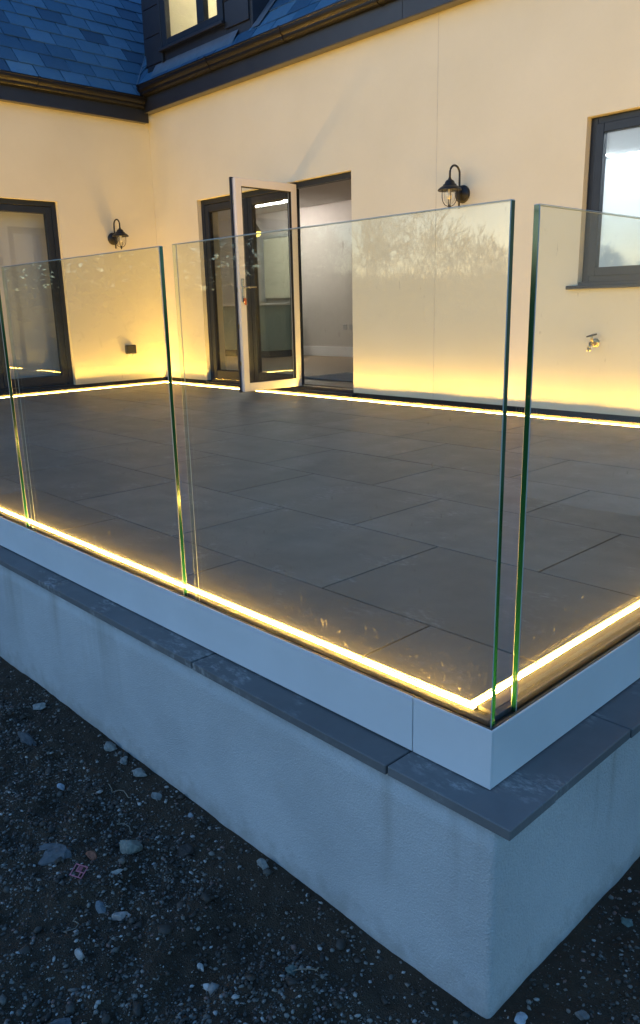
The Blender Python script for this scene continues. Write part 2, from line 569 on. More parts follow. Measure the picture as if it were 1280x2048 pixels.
# ------------------------------------------------------------------ ground
def ground_h(x, y):
    p = Vector((x, y, 0.0))
    near = max(0.0, 1.0 - max(abs(x + 0.8) - 4, abs(y) - 4, 0) / 4)
    h = 0.030 * mnoise.noise(p * 1.7) + 0.034 * mnoise.noise(p * 5.1 + Vector((3, 7, 1))) + 0.020 * mnoise.noise(p * 11.0) + 0.010 * mnoise.noise(p * 23.0) + 0.007 * mnoise.noise(p * 47.0)
    # a little soil is banked against the foot of the plinth
    d = -0.074 - y if y < -0.07 else (x - 0.066 if x > 0.066 else 0.0)
    h *= min(1.0, 0.18 + max(d, 0) * 3.0)
    if d > 0.35: h -= 0.02 * min(1, (d - 0.35) * 2)
    return GZ + h * near

def spaced(lo, hi, step, far, g=1.35):
    a = list(np.arange(lo, hi + 1e-9, step))
    s, v = step, lo
    left = []
    while v > -far:
        s *= g; v -= s; left.append(v)
    s, v = step, a[-1]
    right = []
    while v < far:
        s *= g; v += s; right.append(v)
    return left[::-1] + a + right

gx = spaced(-3.2, 1.2, 0.0125, 900)
gy = spaced(-1.7, 1.6, 0.0125, 900)
gv = [(x, y, ground_h(x, y)) for y in gy for x in gx]
nx = len(gx)
gf = [(j * nx + i, j * nx + i + 1, (j + 1) * nx + i + 1, (j + 1) * nx + i) for j in range(len(gy) - 1) for i in range(nx - 1)]
ground = mesh_obj('ground', gv, gf, M['soil'], smooth=True)
tag(ground, 'dark stony building soil around the rendered plinth', 'ground', kind='structure')

# ------------------------------------------------------------------ terrace
terrace = tag(empty('terrace', (-4, 2, GZ)), 'raised terrace of dark porcelain paving on a pale rendered plinth', 'terrace')
# plinth wall (L shaped ring: front leg and right leg), a slightly wavy render face
def plinth():
    bm = bmesh.new()
    zs = [GZ - 0.15 + (-(GZ - 0.15) - 0.178) * k / 10 for k in range(11)]
    path = [(x, PLY) for x in np.arange(XC, PLX - 0.02, 0.1)] + [(PLX - 0.018, PLY), (PLX - 0.006, PLY + 0.003), (PLX - 0.001, PLY + 0.010), (PLX, PLY + 0.022)] + [(PLX, y) for y in np.arange(PLY + 0.12, D, 0.1)] + [(PLX, D)]
    rows = []
    for z in zs:
        row = []
        for (x, y) in path:
            w = 0.0025 * mnoise.noise(Vector((x * 2.3, y * 2.3, z * 3)))
            row.append(bm.verts.new((x + (w if x > PLX - 0.02 else 0), y + (w if y < PLY + 0.02 else 0), z)))
        rows.append(row)
    for a, b in zip(rows, rows[1:]):
        for i in range(len(path) - 1):
            bm.faces.new((a[i], a[i + 1], b[i + 1], b[i]))
    # top and back to close the wall
    c1 = bm.verts.new((XC, D, zs[-1])); c0 = bm.verts.new((XC, D, zs[0]))
    bm.faces.new(rows[-1] + [c1]); bm.faces.new((rows[0] + [c0])[::-1])
    bm.faces.new((rows[0][-1], c0, c1, rows[-1][-1])); bm.faces.new((c0, rows[0][0], rows[-1][0], c1))
    o = bm_obj('plinth_wall', bm, M['plinth'], terrace, smooth=True)
    return o
plinth()

# coping slabs
zt, zb = ZC, ZC - 0.026
fx = [0.0 + COX, -0.234, -1.045, -2.068]
while fx[-1] > XC: fx.append(fx[-1] - 1.02)
def slab(x0, x1, y0, y1, dz=0.0):
    o = box('coping_slab', x0, x1, y0, y1, zb + dz, zt + dz, M['coping'], terrace, 0.002)
for k in range(1, len(fx) - 1):
    slab(fx[k + 1] + 0.003, fx[k] - 0.003, COY + random.uniform(-.002, .002), 0.10, -0.001 * (k % 2))
# corner slab is mitre-free: an L turned by one long right-hand slab
slab(fx[1] + 0.003, COX, COY, 0.10, 0.001)
ry = [0.10, 0.472, 1.49, 2.51, 3.53, D - 0.004]
for k in range(len(ry) - 1):
    slab(-0.12, COX + random.uniform(-.002, .002), ry[k] + (0.0 if k == 0 else 0.003), ry[k + 1] - 0.003, 0.001 if k == 0 else -0.001 * (k % 2))

# pale cladding boards round the deck edge
ZF0, ZF1 = ZC + 0.004, 0.0
bx = [0.0, -0.226, -3.2, -6.2, XC]
for k in range(len(bx) - 1):
    box('cladding_board', bx[k + 1] + 0.0012, bx[k] - (0.0 if k == 0 else 0.0012), 0.0, 0.006, ZF0, ZF1, M['fascia'], terrace, 0.0012)
by = [0.0065, 2.9, D - 0.005]
for k in range(len(by) - 1):
    box('cladding_board', -0.006, 0.0, by[k] + (0.001 if k else 0), by[k + 1] - 0.001, ZF0, ZF1, M['fascia'], terrace, 0.0012)
# core behind boards
box('deck_core', XC, -0.0065, 0.0065, D, ZC - 0.02, -0.024, M['joint'], terrace)

# glass channel: outer gasket, metal base, inner gasket
def prof_run(name, x0, x1, y0, y1, z0, z1, mat, bev=0.002):
    return box(name, x0, x1, y0, y1, z0, z1, mat, terrace, bev)
GY0, GY1 = 0.0205, 0.0355
prof_run('outer_gasket', XC, -0.0065, 0.0068, 0.0198, -0.020, -0.003, M['gasket'], 0.004)
prof_run('outer_gasket', -0.0198, -0.0068, 0.0203, D - .01, -0.020, -0.003, M['gasket'], 0.004)
prof_run('inner_trim', XC, -0.0370, 0.0363, 0.0540, -0.020, -0.002, M['trim'], 0.001)
prof_run('inner_trim', -0.0540, -0.0363, 0.0545, D - .01, -0.020, -0.002, M['trim'], 0.001)
prof_run('channel_base', XC, -0.0203, 0.0203, 0.0358, -0.0238, -0.016, M['gasket'], 0.0)
prof_run('channel_base', -0.0358, -0.0203, 0.0360, D - .01, -0.0238, -0.016, M['gasket'], 0.0)

# paving: 0.9 x 0.6 porcelain slabs, half bond, real open joints
LFY, LRX, LWY, LLX = 0.066, -0.104, D - 0.064, XC + 0.074      # LED centre lines
LW = 0.0062
paving = box('paving', XC + 0.001, -0.0545, 0.0545, D - 0.001, -0.0235, -0.0125, M['joint'], terrace)
joints = [0.078, 0.372, 1.000, 1.625, 2.245, 2.885, 3.535, LWY - 0.012]
X_R = LRX - 0.0115
X_L = LLX + 0.0115
tile_cache = {}
def tile(x0, x1, y0, y1):
    w, h = round(x1 - x0, 4), round(y1 - y0, 4)
    key = (w, h)
    if key not in tile_cache:
        bm = bmesh.new()
        add_box(bm, -w / 2, w / 2, -h / 2, h / 2, -0.012, 0.0, 0.0012)
        me = bpy.data.meshes.new('tile')
        bmesh.ops.recalc_face_normals(bm, faces=bm.faces)
        bm.to_mesh(me); bm.free(); me.materials.append(M['paving'])
        tile_cache[key] = me
    o = bpy.data.objects.new('tile', tile_cache[key])
    col.objects.link(o)
    o.location = ((x0 + x1) / 2, (y0 + y1) / 2, random.uniform(-0.0008, 0.0))
    o.rotation_euler = (random.uniform(-.0008, .0008), random.uniform(-.0008, .0008), 0)
    attach(o, paving)
for r in range(len(joints) - 1):
    y0, y1 = joints[r] + 0.0034, joints[r + 1] - 0.0034
    off = -0.468 - 0.0095 * r - (0.452 if r % 2 else 0)
    while off < X_R - 0.05: off += 0.905
    off -= 0.905 if off > X_R - 0.02 else 0
    xs = [X_R]
    x = off
    while x > X_L + 0.05:
        if x < X_R - 0.03: xs.append(x)
        x -= 0.905
    xs.append(X_L)
    for a, b in zip(xs, xs[1:]):
        tile(b + (0.0034 if b != X_L else 0), a - (0.0034 if a != X_R else 0), y0, y1)
# narrow margin strips outside the light lines
for (a, b, c, d) in ((LRX + 0.0125, -0.0550, 0.0785, D - 0.09), (XC + 0.012, LLX - 0.0145, 0.08, D - 0.075), (LLX + 0.02, -0.0550, LWY + 0.0145, D - 0.012)):
    box('margin_tile', a, b, c, d, -0.012, -0.001, M['paving'], paving, 0.001)

# ------------------------------------------------------------------ light strips set flush in the paving
def strip(name, label, x0, x1, y0, y1, mat='led_warm'):
    e = tag(empty(name, ((x0 + x1) / 2, (y0 + y1) / 2, -0.012)), label, 'light strip', 'warm light strips round the terrace')
    bm = bmesh.new()
    along_x = (x1 - x0) > (y1 - y0)
    if along_x: add_box(bm, x0, x1, y0 - 0.001, y1 + 0.001, -0.0120, -0.003)
    else: add_box(bm, x0 - 0.001, x1 + 0.001, y0, y1, -0.0120, -0.003)
    bm_obj('housing', bm, M['channel'], e)
    # gently wavering diffuser tube
    n = 60
    bm = bmesh.new(); rows = []
    for k in range(n + 1):
        t = k / n
        w = 0.0012 * math.sin(k * 1.7) + 0.0008 * math.sin(k * 0.61)
        if along_x: c = Vector((x0 + (x1 - x0) * t, (y0 + y1) / 2 + w, 0)); u = Vector((0, 1, 0))
        else: c = Vector(((x0 + x1) / 2 + w, y0 + (y1 - y0) * t, 0)); u = Vector((1, 0, 0))
        hw = (y1 - y0 if along_x else x1 - x0) / 2 - 0.001
        rows.append([bm.verts.new(c + u * a + Vector((0, 0, b))) for a, b in ((-hw, -0.003), (-hw, -0.0010), (-hw * .6, 0.0002), (hw * .6, 0.0002), (hw, -0.0010), (hw, -0.003))])
    for a, b in zip(rows, rows[1:]):
        for i in range(5): bm.faces.new((a[i], b[i], b[i + 1], a[i + 1]))
    bm.faces.new(rows[0]); bm.faces.new(rows[-1][::-1])
    bm_obj('diffuser', bm, M[mat], e)
strip('light_strip', 'glowing warm strip along the front edge behind the long glass', LLX + .012, LRX + 0.010, LFY - LW, LFY + LW)
strip('light_strip', 'glowing warm strip along the right edge of the terrace', LRX - LW, LRX + LW, LFY + LW + .001, LWY - LW - .001)
strip('light_strip', 'glowing warm strip at the foot of the long house wall', LLX + .012, LRX + 0.010, LWY - LW, LWY + LW, 'led_wall')
strip('light_strip', 'glowing warm strip at the foot of the left wing wall', LLX - LW, LLX + LW, LFY - LW, LWY + LW, 'led_wall')

# dark upstand trims between the wall strips and the house
box('upstand_trim', LLX - .013, -0.0550, LWY + 0.0100, LWY + 0.0135, -0.012, 0.024, M['gasket'], terrace, 0.0005)
box('upstand_trim', LLX - 0.0135, LLX - 0.0100, 0.08, LWY + 0.0095, -0.012, 0.024, M['gasket'], terrace, 0.0005)

# ------------------------------------------------------------------ glass balustrade
def glass_panel(label, axis, a0, a1, d0, d1, z0=-0.012, z1=1.1):
    cx, cyy = ((a0 + a1) / 2, (d0 + d1) / 2) if axis == 'x' else ((d0 + d1) / 2, (a0 + a1) / 2)
    bm = bmesh.new()
    if axis == 'x': _, fs = add_box(bm, a0, a1, d0, d1, z0, z1)
    else: _, fs = add_box(bm, d0, d1, a0, a1, z0, z1)
    es = [e for e in bm.edges if abs(e.verts[0].co.z - e.verts[1].co.z) > 0.5 or min(e.verts[0].co.z, e.verts[1].co.z) > 1.0]
    bmesh.ops.bevel(bm, geom=es, offset=0.0016, segments=1, affect='EDGES')
    bmesh.ops.recalc_face_normals(bm, faces=bm.faces)
    for f in bm.faces:
        n = f.normal
        if f.calc_area() > 0.2: f.material_index = 0
        elif max(abs(n.x), abs(n.y), abs(n.z)) > 0.99: f.material_index = 1
        else: f.material_index = 2
    o = bm_obj('glass_panel', bm, [M['balustrade_glass'], M['glass_edge'], M['arris']])
    # origin at the base
    base = Vector((cx, cyy, z0))
    o.data.transform(Matrix.Translation(-base)); o.location = base
    tag(o, label, 'glass panel', 'frameless glass panels of the balustrade')
    return o
glass_panel('clear glass panel meeting the near corner, wall lantern above its top edge', 'x', -1.159, -0.0170, GY0, GY1)
glass_panel('clear glass panel in front of the junction box and left lantern', 'x', -2.400, -1.228, GY0, GY1)
glass_panel('clear glass panel cut off by the left edge of the photo', 'x', -3.64, -2.470, GY0, GY1)
glass_panel('green-edged glass panel on the right side in front of the window and tap', 'y', 0.128, 1.30, -GY1 - 0.0, -GY0)
glass_panel('glass panel farther along the right side, next after the green-edged one', 'y', 1.37, 2.54, -GY1, -GY0)
glass_panel('glass panel of the front run farthest to the left, by the left wing', 'x', -4.88, -3.71, GY0, GY1)

# ------------------------------------------------------------------ house
house = tag(empty('house', (-4, 6.5, 0)), 'pale rendered house with dark slate roof, bifold doors and dormer', 'house')
DX0, DX1, DZ0, DZ1 = -7.224, -4.679, 0.06, 2.173
WX0, WX1, WZ0, WZ1 = -2.268, -1.05, 1.025, 2.219
LY0, LY1 = 1.42, 3.125
WB = 0.062
TH = 0.30
wall_holes('wall', 'x', XC - TH, XE, WB, 3.30, D, D + TH, [(DX0, DX1, WB, DZ1), (WX0, WX1, WZ0, WZ1)], M['render'], house)
wall_holes('wall', 'y', YE, D - 0.0005, WB, 3.20, XC - TH, XC, [(LY0, LY1, WB, 2.167)], M['render'], house)
# end walls to close the wing and the main block
box('wall', -12.8, XC - TH - .001, YE, YE + TH, -0.6, 3.2, M['render'], house)
box('wall', -12.8, XE, 8.6, 8.9, -0.6, 3.3, M['render'], house)
box('wall', -13.1, -12.8, YE, 8.9, -0.6, 3.3, M['render'], house)
box('wall', XE, XE + TH, D, 8.9, -0.6, 3.3, M['render'], house)
# dark recessed base course
box('base_course', XC - TH, DX0 - .05, D + 0.014, D + TH - .02, -0.2, WB - 0.001, M['joint'], house)
box('base_course', DX1 + .05, XE, D + 0.014, D + TH - .02, -0.6, WB - 0.001, M['joint'], house)
box('base_course', DX0 - .05, DX1 + .05, D + 0.030, D + TH - .02, -0.2, 0.020, M['joint'], house)
box('base_course', XC - TH + .02, XC - 0.014, YE, D + 0.01, -0.2, WB - 0.001, M['joint'], house)
box('base_course', PLX + 0.02, XE, D + 0.004, D + 0.013, -0.9, WB - 0.004, M['plinth'], house)
# render bead and movement joint
box('movement_joint', -3.6550, -3.6510, D - 0.0016, D + 0.002, WB + .002, 3.24, plain('joint_bead', (0.60, 0.56, 0.47), 0.7), house)
# air bricks in the base course
def air_brick(axis, c):
    bm = bmesh.new()
    for i in range(8):
        for j in range(2):
            u = c - 0.10 + 0.028 * i
            if axis == 'y': add_box(bm, XC - 0.013, XC - 0.006, u, u + 0.007, 0.006 + .024 * j, 0.026 + .024 * j)
            else: add_box(bm, u, u + 0.007, D + 0.006, D + 0.013, 0.006 + .024 * j, 0.026 + .024 * j)
    for z in (0.002, 0.0265, 0.051):
        if axis == 'y': add_box(bm, XC - 0.012, XC - 0.005, c - 0.105, c + 0.105, z, z + 0.004)
        else: add_box(bm, c - 0.105, c + 0.105, D + 0.005, D + 0.012, z, z + 0.004)
    bm_obj('air_brick', bm, plain('air_brick_plastic', (0.05, 0.045, 0.04), 0.6), house)
air_brick('y', 3.548)
air_brick('x', -2.67)

# ---- doors
def leaf(axis, parent, u0, u1, z0, z1, d, outm, name='door_leaf', th=0.06, w=0.075, bot=0.10):
    """Closed glazed leaf: frame ring and pane."""
    bm = bmesh.new()
    frame_boxes(bm, axis, u0, u1, z0, z1, d, d + th, w, bot)
    f = bm_obj(name, bm, outm, parent)
    bm = bmesh.new()
    g0, g1 = d + th * 0.40, d + th * 0.62
    a = (u0 + w - .005, u1 - w + .005); zz = (z0 + bot - .005, z1 - w + .005)
    if axis == 'x': add_box(bm, a[0], a[1], g0, g1, *zz)
    else: add_box(bm, g0, g1, a[0], a[1], *zz)
    bm_obj('pane', bm, M['window_glass'], f)
    bm = bmesh.new()
    frame_boxes(bm, axis, u0 + w - .001, u1 - w + .001, z0 + bot - .001, z1 - w + .001, d + .012, d + th * 0.39, 0.012, None, 0.0)
    bm_obj('glazing_bead', bm, M['joint'], f)
    return f

bifold = bpy.data.objects.new('bifold_door', None); col.objects.link(bifold); bifold.location = (-5.95, D, 0.06); attach(bifold, house)
dy = D + 0.055
bm = bmesh.new()
frame_boxes(bm, 'x', DX0, DX1, 0.024, DZ1, dy, dy + 0.075, 0.055, 0.05)
bm_obj('door_frame', bm, M['anthracite'], bifold)
box('threshold', DX0 + .005, DX1 - .005, D - 0.02, dy - 0.001, 0.010, 0.045, M['anthracite'], bifold, 0.004)
box('track', DX0 + .06, DX1 - .06, dy + .012, dy + .062, 0.0745, 0.083, M['chrome'], bifold, 0.002)
lf = (DX1 - DX0 - 0.11) / 3
def leaf_b(k):
    u0 = DX0 + 0.055 + lf * k
    return leaf('x', bifold, u0 + .003, u0 + lf - .003, 0.085, DZ1 - 0.060, dy + 0.006, M['anthracite'])
leaf_b(0); leaf_b(1)
# open leaf: hinged on the middle mullion, swung out square to the wall; white inside face towards the camera
HX = DX0 + 0.055 + 2 * lf + 0.006
ly0, ly1 = D + 0.045 - lf + .01, D + 0.045
z0, z1 = 0.085, 2.150
bm = bmesh.new()
w, bt = 0.075, 0.085
frame_boxes(bm, 'y', ly0, ly1, z0, z1, HX - 0.004, HX + 0.030, w, bt, 0.003)
ol = bm_obj('open_leaf', bm, M['white_upvc'], bifold)
ol['label'] = 'open leaf showing its white inner face with chrome handle'
bm = bmesh.new()
frame_boxes(bm, 'y', ly0 - .012, ly1, z0 - .008, z1 + .008, HX - 0.050, HX - 0.026, w - .01, bt - .01, 0.003)
bm_obj('outer_face', bm, M['anthracite'], ol)
bm = bmesh.new()
frame_boxes(bm, 'y', ly0 + .004, ly1 - .004, z0 + .004, z1 - .004, HX - 0.0255, HX - 0.0045, w - .004, bt - .004, 0.0)
bm_obj('edge_profile', bm, M['edge_blue'], ol)
bm = bmesh.new()
frame_boxes(bm, 'y', ly0 + w - .002, ly1 - w + .002, z0 + bt - .002, z1 - w + .002, HX - 0.003, HX + 0.024, 0.010, None, 0.0)
bm_obj('glazing_bead', bm, M['joint'], ol)
box('pane', HX - 0.018, HX - 0.006, ly0 + w - .006, ly1 - w + .006, z0 + bt - .006, z1 - w + .006, M['window_glass'], ol)
# lock keeps along the free edge
for z in (0.35, 0.72, 1.08, 1.5, 1.9):
    box('lock_bolt', HX - 0.020, HX - 0.010, ly0 - 0.002, ly0 + 0.010, z, z + 0.045, M['chrome'], ol, 0.001)
bm = bmesh.new()
hy = ly0 + 0.036
add_box(bm, HX + 0.031, HX + 0.041, hy - 0.016, hy + 0.016, 0.98, 1.21, 0.004)
tube(bm, [(HX + .04, hy, 1.125), (HX + .085, hy, 1.125), (HX + .092, hy + .012, 1.125), (HX + .092, hy + .125, 1.127)], 0.009, 10)
tube(bm, [(HX + .04, hy, 1.03), (HX + .052, hy, 1.03)], 0.011, 10)
hd = bm_obj('handle', bm, M['chrome'], ol)
box('key_tag', HX + .050, HX + .056, hy - 0.004, hy + 0.020, 0.955, 1.02, M['red_cord'], ol, 0.002)
for z in (0.3, 1.1, 1.95):
    bm = bmesh.new(); tube(bm, [(HX - 0.055, ly1 - 0.004, z), (HX - 0.055, ly1 - 0.004, z + 0.1)], 0.010, 10)
    bm_obj('hinge', bm, M['black_metal'], ol)

ldoor = bpy.data.objects.new('wing_door', None); col.objects.link(ldoor); ldoor.location = (XC, 2.3, 0.06); attach(ldoor, house)
def ldx(d): return XC - d
bm = bmesh.new()
frame_boxes(bm, 'y', LY0, LY1, 0.024, 2.167, XC - 0.13, XC - 0.055, 0.055, 0.05)
bm_obj('door_frame', bm, M['anthracite'], ldoor)
box('threshold', XC - 0.054, XC + 0.018, LY0 + .005, LY1 - .005, 0.010, 0.045, M['anthracite'], ldoor, 0.004)
def lleaf(u0, u1):
    w, bt, z0, z1 = 0.075, 0.10, 0.085, 2.107
    x0, x1 = XC - 0.121, XC - 0.061
    bm = bmesh.new(); frame_boxes(bm, 'y', u0, u1, z0, z1, x0, x1, w, bt)
    f = bm_obj('door_leaf', bm, M['anthracite'], ldoor)
    box('pane', x0 + .022, x0 + .036, u0 + w - .005, u1 - w + .005, z0 + bt - .005, z1 - w + .005, M['window_glass'], f)
lm = (LY0 + LY1) / 2
lleaf(LY0 + .058, lm - .003); lleaf(lm + .003, LY1 - .058)

# ---- window
win = bpy.data.objects.new('window', None); col.objects.link(win); win.location = (-1.66, D, 1.03); attach(win, house)
wy = D + 0.06
bm = bmesh.new(); frame_boxes(bm, 'x', WX0 + .004, WX1 - .004, WZ0 + .03, WZ1 - .004, wy, wy + 0.07, 0.055)
bm_obj('frame', bm, M['anthracite'], win)
bm = bmesh.new(); frame_boxes(bm, 'x', WX0 + .050, WX1 - .050, WZ0 + .074, WZ1 - .050, wy - 0.012, wy + 0.05, 0.062)
sash = bm_obj('sash', bm, M['anthracite'], win)
box('pane', WX0 + .108, WX1 - .108, wy + 0.016, wy + 0.036, WZ0 + .130, WZ1 - .108, M['window_glass'], sash)
bm = bmesh.new()
add_box(bm, WX0 - 0.075, WX1 + 0.075, D - 0.045, D + 0.002, WZ0 - 0.022, WZ0 + 0.006, 0.004)
add_box(bm, WX0 + 0.002, WX1 - 0.002, D + 0.002, wy + 0.02, WZ0 - 0.002, WZ0 + 0.029, 0.002)
bm_obj('sill', bm, M['anthracite'], win)

# ---- interior shell
def room(x0, x1, y0, y1, wallm, fl):
    t = 0.05
    box('room_floor', x0, x1, y0, y1, -0.05, fl, M['wood'], house)
    box('room_ceiling', x0, x1, y0, y1, 2.62, 2.72, M['ceiling'], house)
    box('room_wall', x0, x1, y1 - t, y1, fl + .001, 2.619, wallm, house)
    box('room_wall', x0, x0 + t, y0, y1 - t - .001, fl + .001, 2.619, wallm, house)
    box('room_wall', x1 - t, x1, y0, y1 - t - .001, fl + .001, 2.619, wallm, house)
room(-12.7, -4.47, D + TH + .001, 8.55, M['int_wall'], 0.07)
room(-4.46, XE - .01, D + TH + .001, 8.55, M['int_blue'], 0.07)
room(-12.7, XC - TH - .001, YE + TH + .01, D + TH - .002, M['white_upvc'], 0.07)
box('skirting', -12.6, -4.53, 8.476, 8.498, 0.072, 0.24, M['white_upvc'], house, 0.003)
box('skirting', -12.6, XC - TH - .05, D + TH - 0.076, D + TH - 0.054, 0.072, 0.2, M['white_upvc'], house, 0.003)
for x in (-8.83, -8.68):
    box('wall_socket', x, x + (0.09 if x < -8.7 else 0.15), 8.488, 8.4995, 0.53, 0.62, M['backplate'], house, 0.003)
box('partition_wall', -12.6, XC - TH - .002, D + TH + 0.001, D + TH + 0.05, 0.072, 2.618, M['int_wall'], house)
# inside linings of the window and door reveals
box('reveal_lining', WX0 - 0.03, WX0 - 0.002, D + TH + .002, D + TH + 0.03, 1.0, 2.25, M['white_upvc'], house)

# ---- eaves
YF = D - 0.12; XF = XC + 0.10
box('fascia_board', XF + 0.002, XE + .3, YF, YF + 0.022, 3.243, 3.455, M['eaves'], house, 0.002)
box('soffit', XC + .001, XE + .3, YF + 0.0225, D - 0.0005, 3.247, 3.262, M['soffit'], house)
box('fascia_board', XF - 0.022, XF, YE - .2, D - 0.055, 3.140, 3.345, M['eaves'], house, 0.002)
box('soffit', XC + .0005, XF - 0.0225, YE - .2, D - 0.06, 3.144, 3.160, M['soffit'], house)
# butt joint cover on the long fascia
box('joint_cover', -3.985, -3.945, YF - 0.004, YF - 0.0005, 3.243, 3.455, M['eaves'], house, 0.001)

def gutter(axis, a0, a1, dface, z0, sgn, brs):
    """Ribbed ogee gutter; profile (out from the fascia, height)."""
    prof = [(0.0, 0.0), (0.040, -0.002), (0.056, 0.004), (0.066, 0.016), (0.070, 0.030), (0.070, 0.040), (0.080, 0.046), (0.092, 0.056), (0.100, 0.070), (0.103, 0.086), (0.103, 0.098), (0.110, 0.102), (0.110, 0.116), (0.100, 0.116), (0.096, 0.085), (0.060, 0.045), (0.004, 0.012), (0.004, 0.11), (0.0, 0.11)]
    def P(a, p, k=1.0, dz=0.0):
        dd = dface + sgn * p[0] * k
        return (a, dd, z0 + p[1] * k + dz) if axis == 'x' else (dd, a, z0 + p[1] * k + dz)
    bm = bmesh.new()
    A = [bm.verts.new(P(a0, p)) for p in prof]; B = [bm.verts.new(P(a1, p)) for p in prof]
    n = len(prof)
    for i in range(n): bm.faces.new((A[i], A[(i + 1) % n], B[(i + 1) % n], B[i]))
    # end stop
    o = bm_obj('gutter', bm, M['gutter'], house)
    def ring(a, wd, name):
        bm = bmesh.new()
        pr = [(p[0] + (0.005 if p[0] > .03 else 0), p[1] - 0.004 + (0.008 if p[1] > .11 else 0)) for p in prof[:13]] + [(0.0, 0.116)]
        A = [bm.verts.new(P(a, p)) for p in pr]; B = [bm.verts.new(P(a + wd, p)) for p in pr]
        for i in range(len(pr)): bm.faces.new((A[i], A[(i + 1) % len(pr)], B[(i + 1) % len(pr)], B[i]))
        bm.faces.new(A); bm.faces.new(B[::-1])
        bm_obj(name, bm, M['gutter'], o)
    for b in brs: ring(b, 0.03, 'gutter_bracket')
    return ring
YG = YF - 0.0005
rg = gutter('x', XF + 0.07, XE + .3, YG, 3.405, -1, (XF + 0.06, -6.62, -5.42, -4.2, -3.0))
rg2 = gutter('y', YE - .2, YF - 0.03, XF + 0.0005, 3.285, 1, (YF - 0.055, 2.95, 1.7))

# ---- roofs: sheets with individual slates
TAN = 1.15
SL = math.atan(TAN)
EY, EZ = YG - 0.055, 3.500     # main eave edge
EX, EZ2 = XF + 0.055, 3.385    # wing eave edge
ridge_m = 8.6 - D
roof = None
bm = bmesh.new()
def quad(bm, pts): bm.faces.new([bm.verts.new(p) for p in pts])
def mz(y): return EZ - .02 + (y - EY - .03) * TAN
for (xa, xb, ya, yb) in ((XC - 4.5, -8.10, EY + .03, 6.9), (-6.09, XE + .3, EY + .03, 6.9), (-8.10, -6.09, EY + .03, D + 0.02), (-8.10, -6.09, 6.37, 6.9)):
    quad(bm, [(xa, ya, mz(ya)), (xb, ya, mz(ya)), (xb, yb, mz(yb)), (xa, yb, mz(yb))])
roof_main = bm_obj('roof', bm, M['slate'], house)
roof_main['label'] = 'dark blue slate roof above the long wall'
bm = bmesh.new()
XR = -10.6
quad(bm, [(EX - .03, YE - .2, EZ2 - .02), (EX - .03, 7.2, EZ2 - .02), (XR, 7.2, EZ2 - .02 + (EX - .03 - XR) * TAN), (XR, YE - .2, EZ2 - .02 + (EX - .03 - XR) * TAN)])
quad(bm, [(XR, YE - .2, EZ2 - .02 + (EX - .03 - XR) * TAN), (XR, 7.2, EZ2 - .02 + (EX - .03 - XR) * TAN), (-13.3, 7.2, 3.3), (-13.3, YE - .2, 3.3)])
roof_wing = bm_obj('roof', bm, M['slate'], house)
roof_wing['label'] = 'dark blue slate roof above the left wing'
GA, SW, SLN = 0.225, 0.310, 0.40
bm = bmesh.new(); add_box(bm, -SW / 2 + .006, SW / 2 - .006, 0.0, SLN, -0.012, 0.0, 0.0015)
sl_me = bpy.data.meshes.new('slate'); bmesh.ops.recalc_face_normals(bm, faces=bm.faces); bm.to_mesh(sl_me); bm.free(); sl_me.materials.append(M['slate'])
def put_slate(parent, mat):
    o = bpy.data.objects.new('slate', sl_me); col.objects.link(o); o.matrix_world = mat; o.matrix_basis = mat; attach(o, parent)
TILT = math.atan(0.010 / GA) * 0.9
for r in range(14):                   # wing roof: slope rises towards -x
    s = r * GA
    px, pz = EX - s * math.cos(SL), EZ2 + s * math.sin(SL)
    y = 1.6 + (SW / 2 if r % 2 else 0)
    # only up to the valley with the main roof
    yv = EY + (pz + 0.25 - EZ) / TAN
    while y < min(yv + 0.35, 6.0):
        rot = Matrix.Rotation(math.pi / 2, 4, 'Z') @ Matrix.Rotation(SL - TILT, 4, 'X') @ Matrix.Rotation(random.uniform(-.006, .006), 4, 'Z')
        put_slate(roof_wing, Matrix.Translation((px + random.uniform(-.003, .003), y, pz + 0.018 + random.uniform(-.0015, .0015))) @ rot)
        y += SW
for r in range(5):                    # main roof: slope rises towards +y
    s = r * GA
    py, pz = EY + s * math.cos(SL), EZ + s * math.sin(SL)
    x = -8.6 + (SW / 2 if r % 2 else 0)
    while x < -3.6:
        rot = Matrix.Rotation(SL - TILT, 4, 'X') @ Matrix.Rotation(random.uniform(-.006, .006), 4, 'Z')
        xv = EX - (pz + 0.2 - EZ2) / TAN
        if x > xv - 0.1 and not (-8.2 < x < -6.12 and r > 0):
            put_slate(roof_main, Matrix.Translation((x, py + random.uniform(-.003, .003), pz + 0.018 + random.uniform(-.0015, .0015))) @ rot)
        x += SW
# lead valley liner and a flashing apron below the dormer
lead = plain('lead_flashing', (0.16, 0.20, 0.26), 0.45, 0.3)
bm = bmesh.new()
vp = []
for k in range(8):
    z = EZ + 0.02 + k * 0.3
    y = EY + (z - EZ) / TAN; x = EX - (z - EZ2) / TAN
    vp.append(((x + 0.012, y - .004, z + 0.014), (x + .004, y - 0.012, z + 0.014)))
for a, b in zip(vp, vp[1:]): quad(bm, [a[0], b[0], b[1], a[1]])
bm_obj('valley_lead', bm, lead, house)

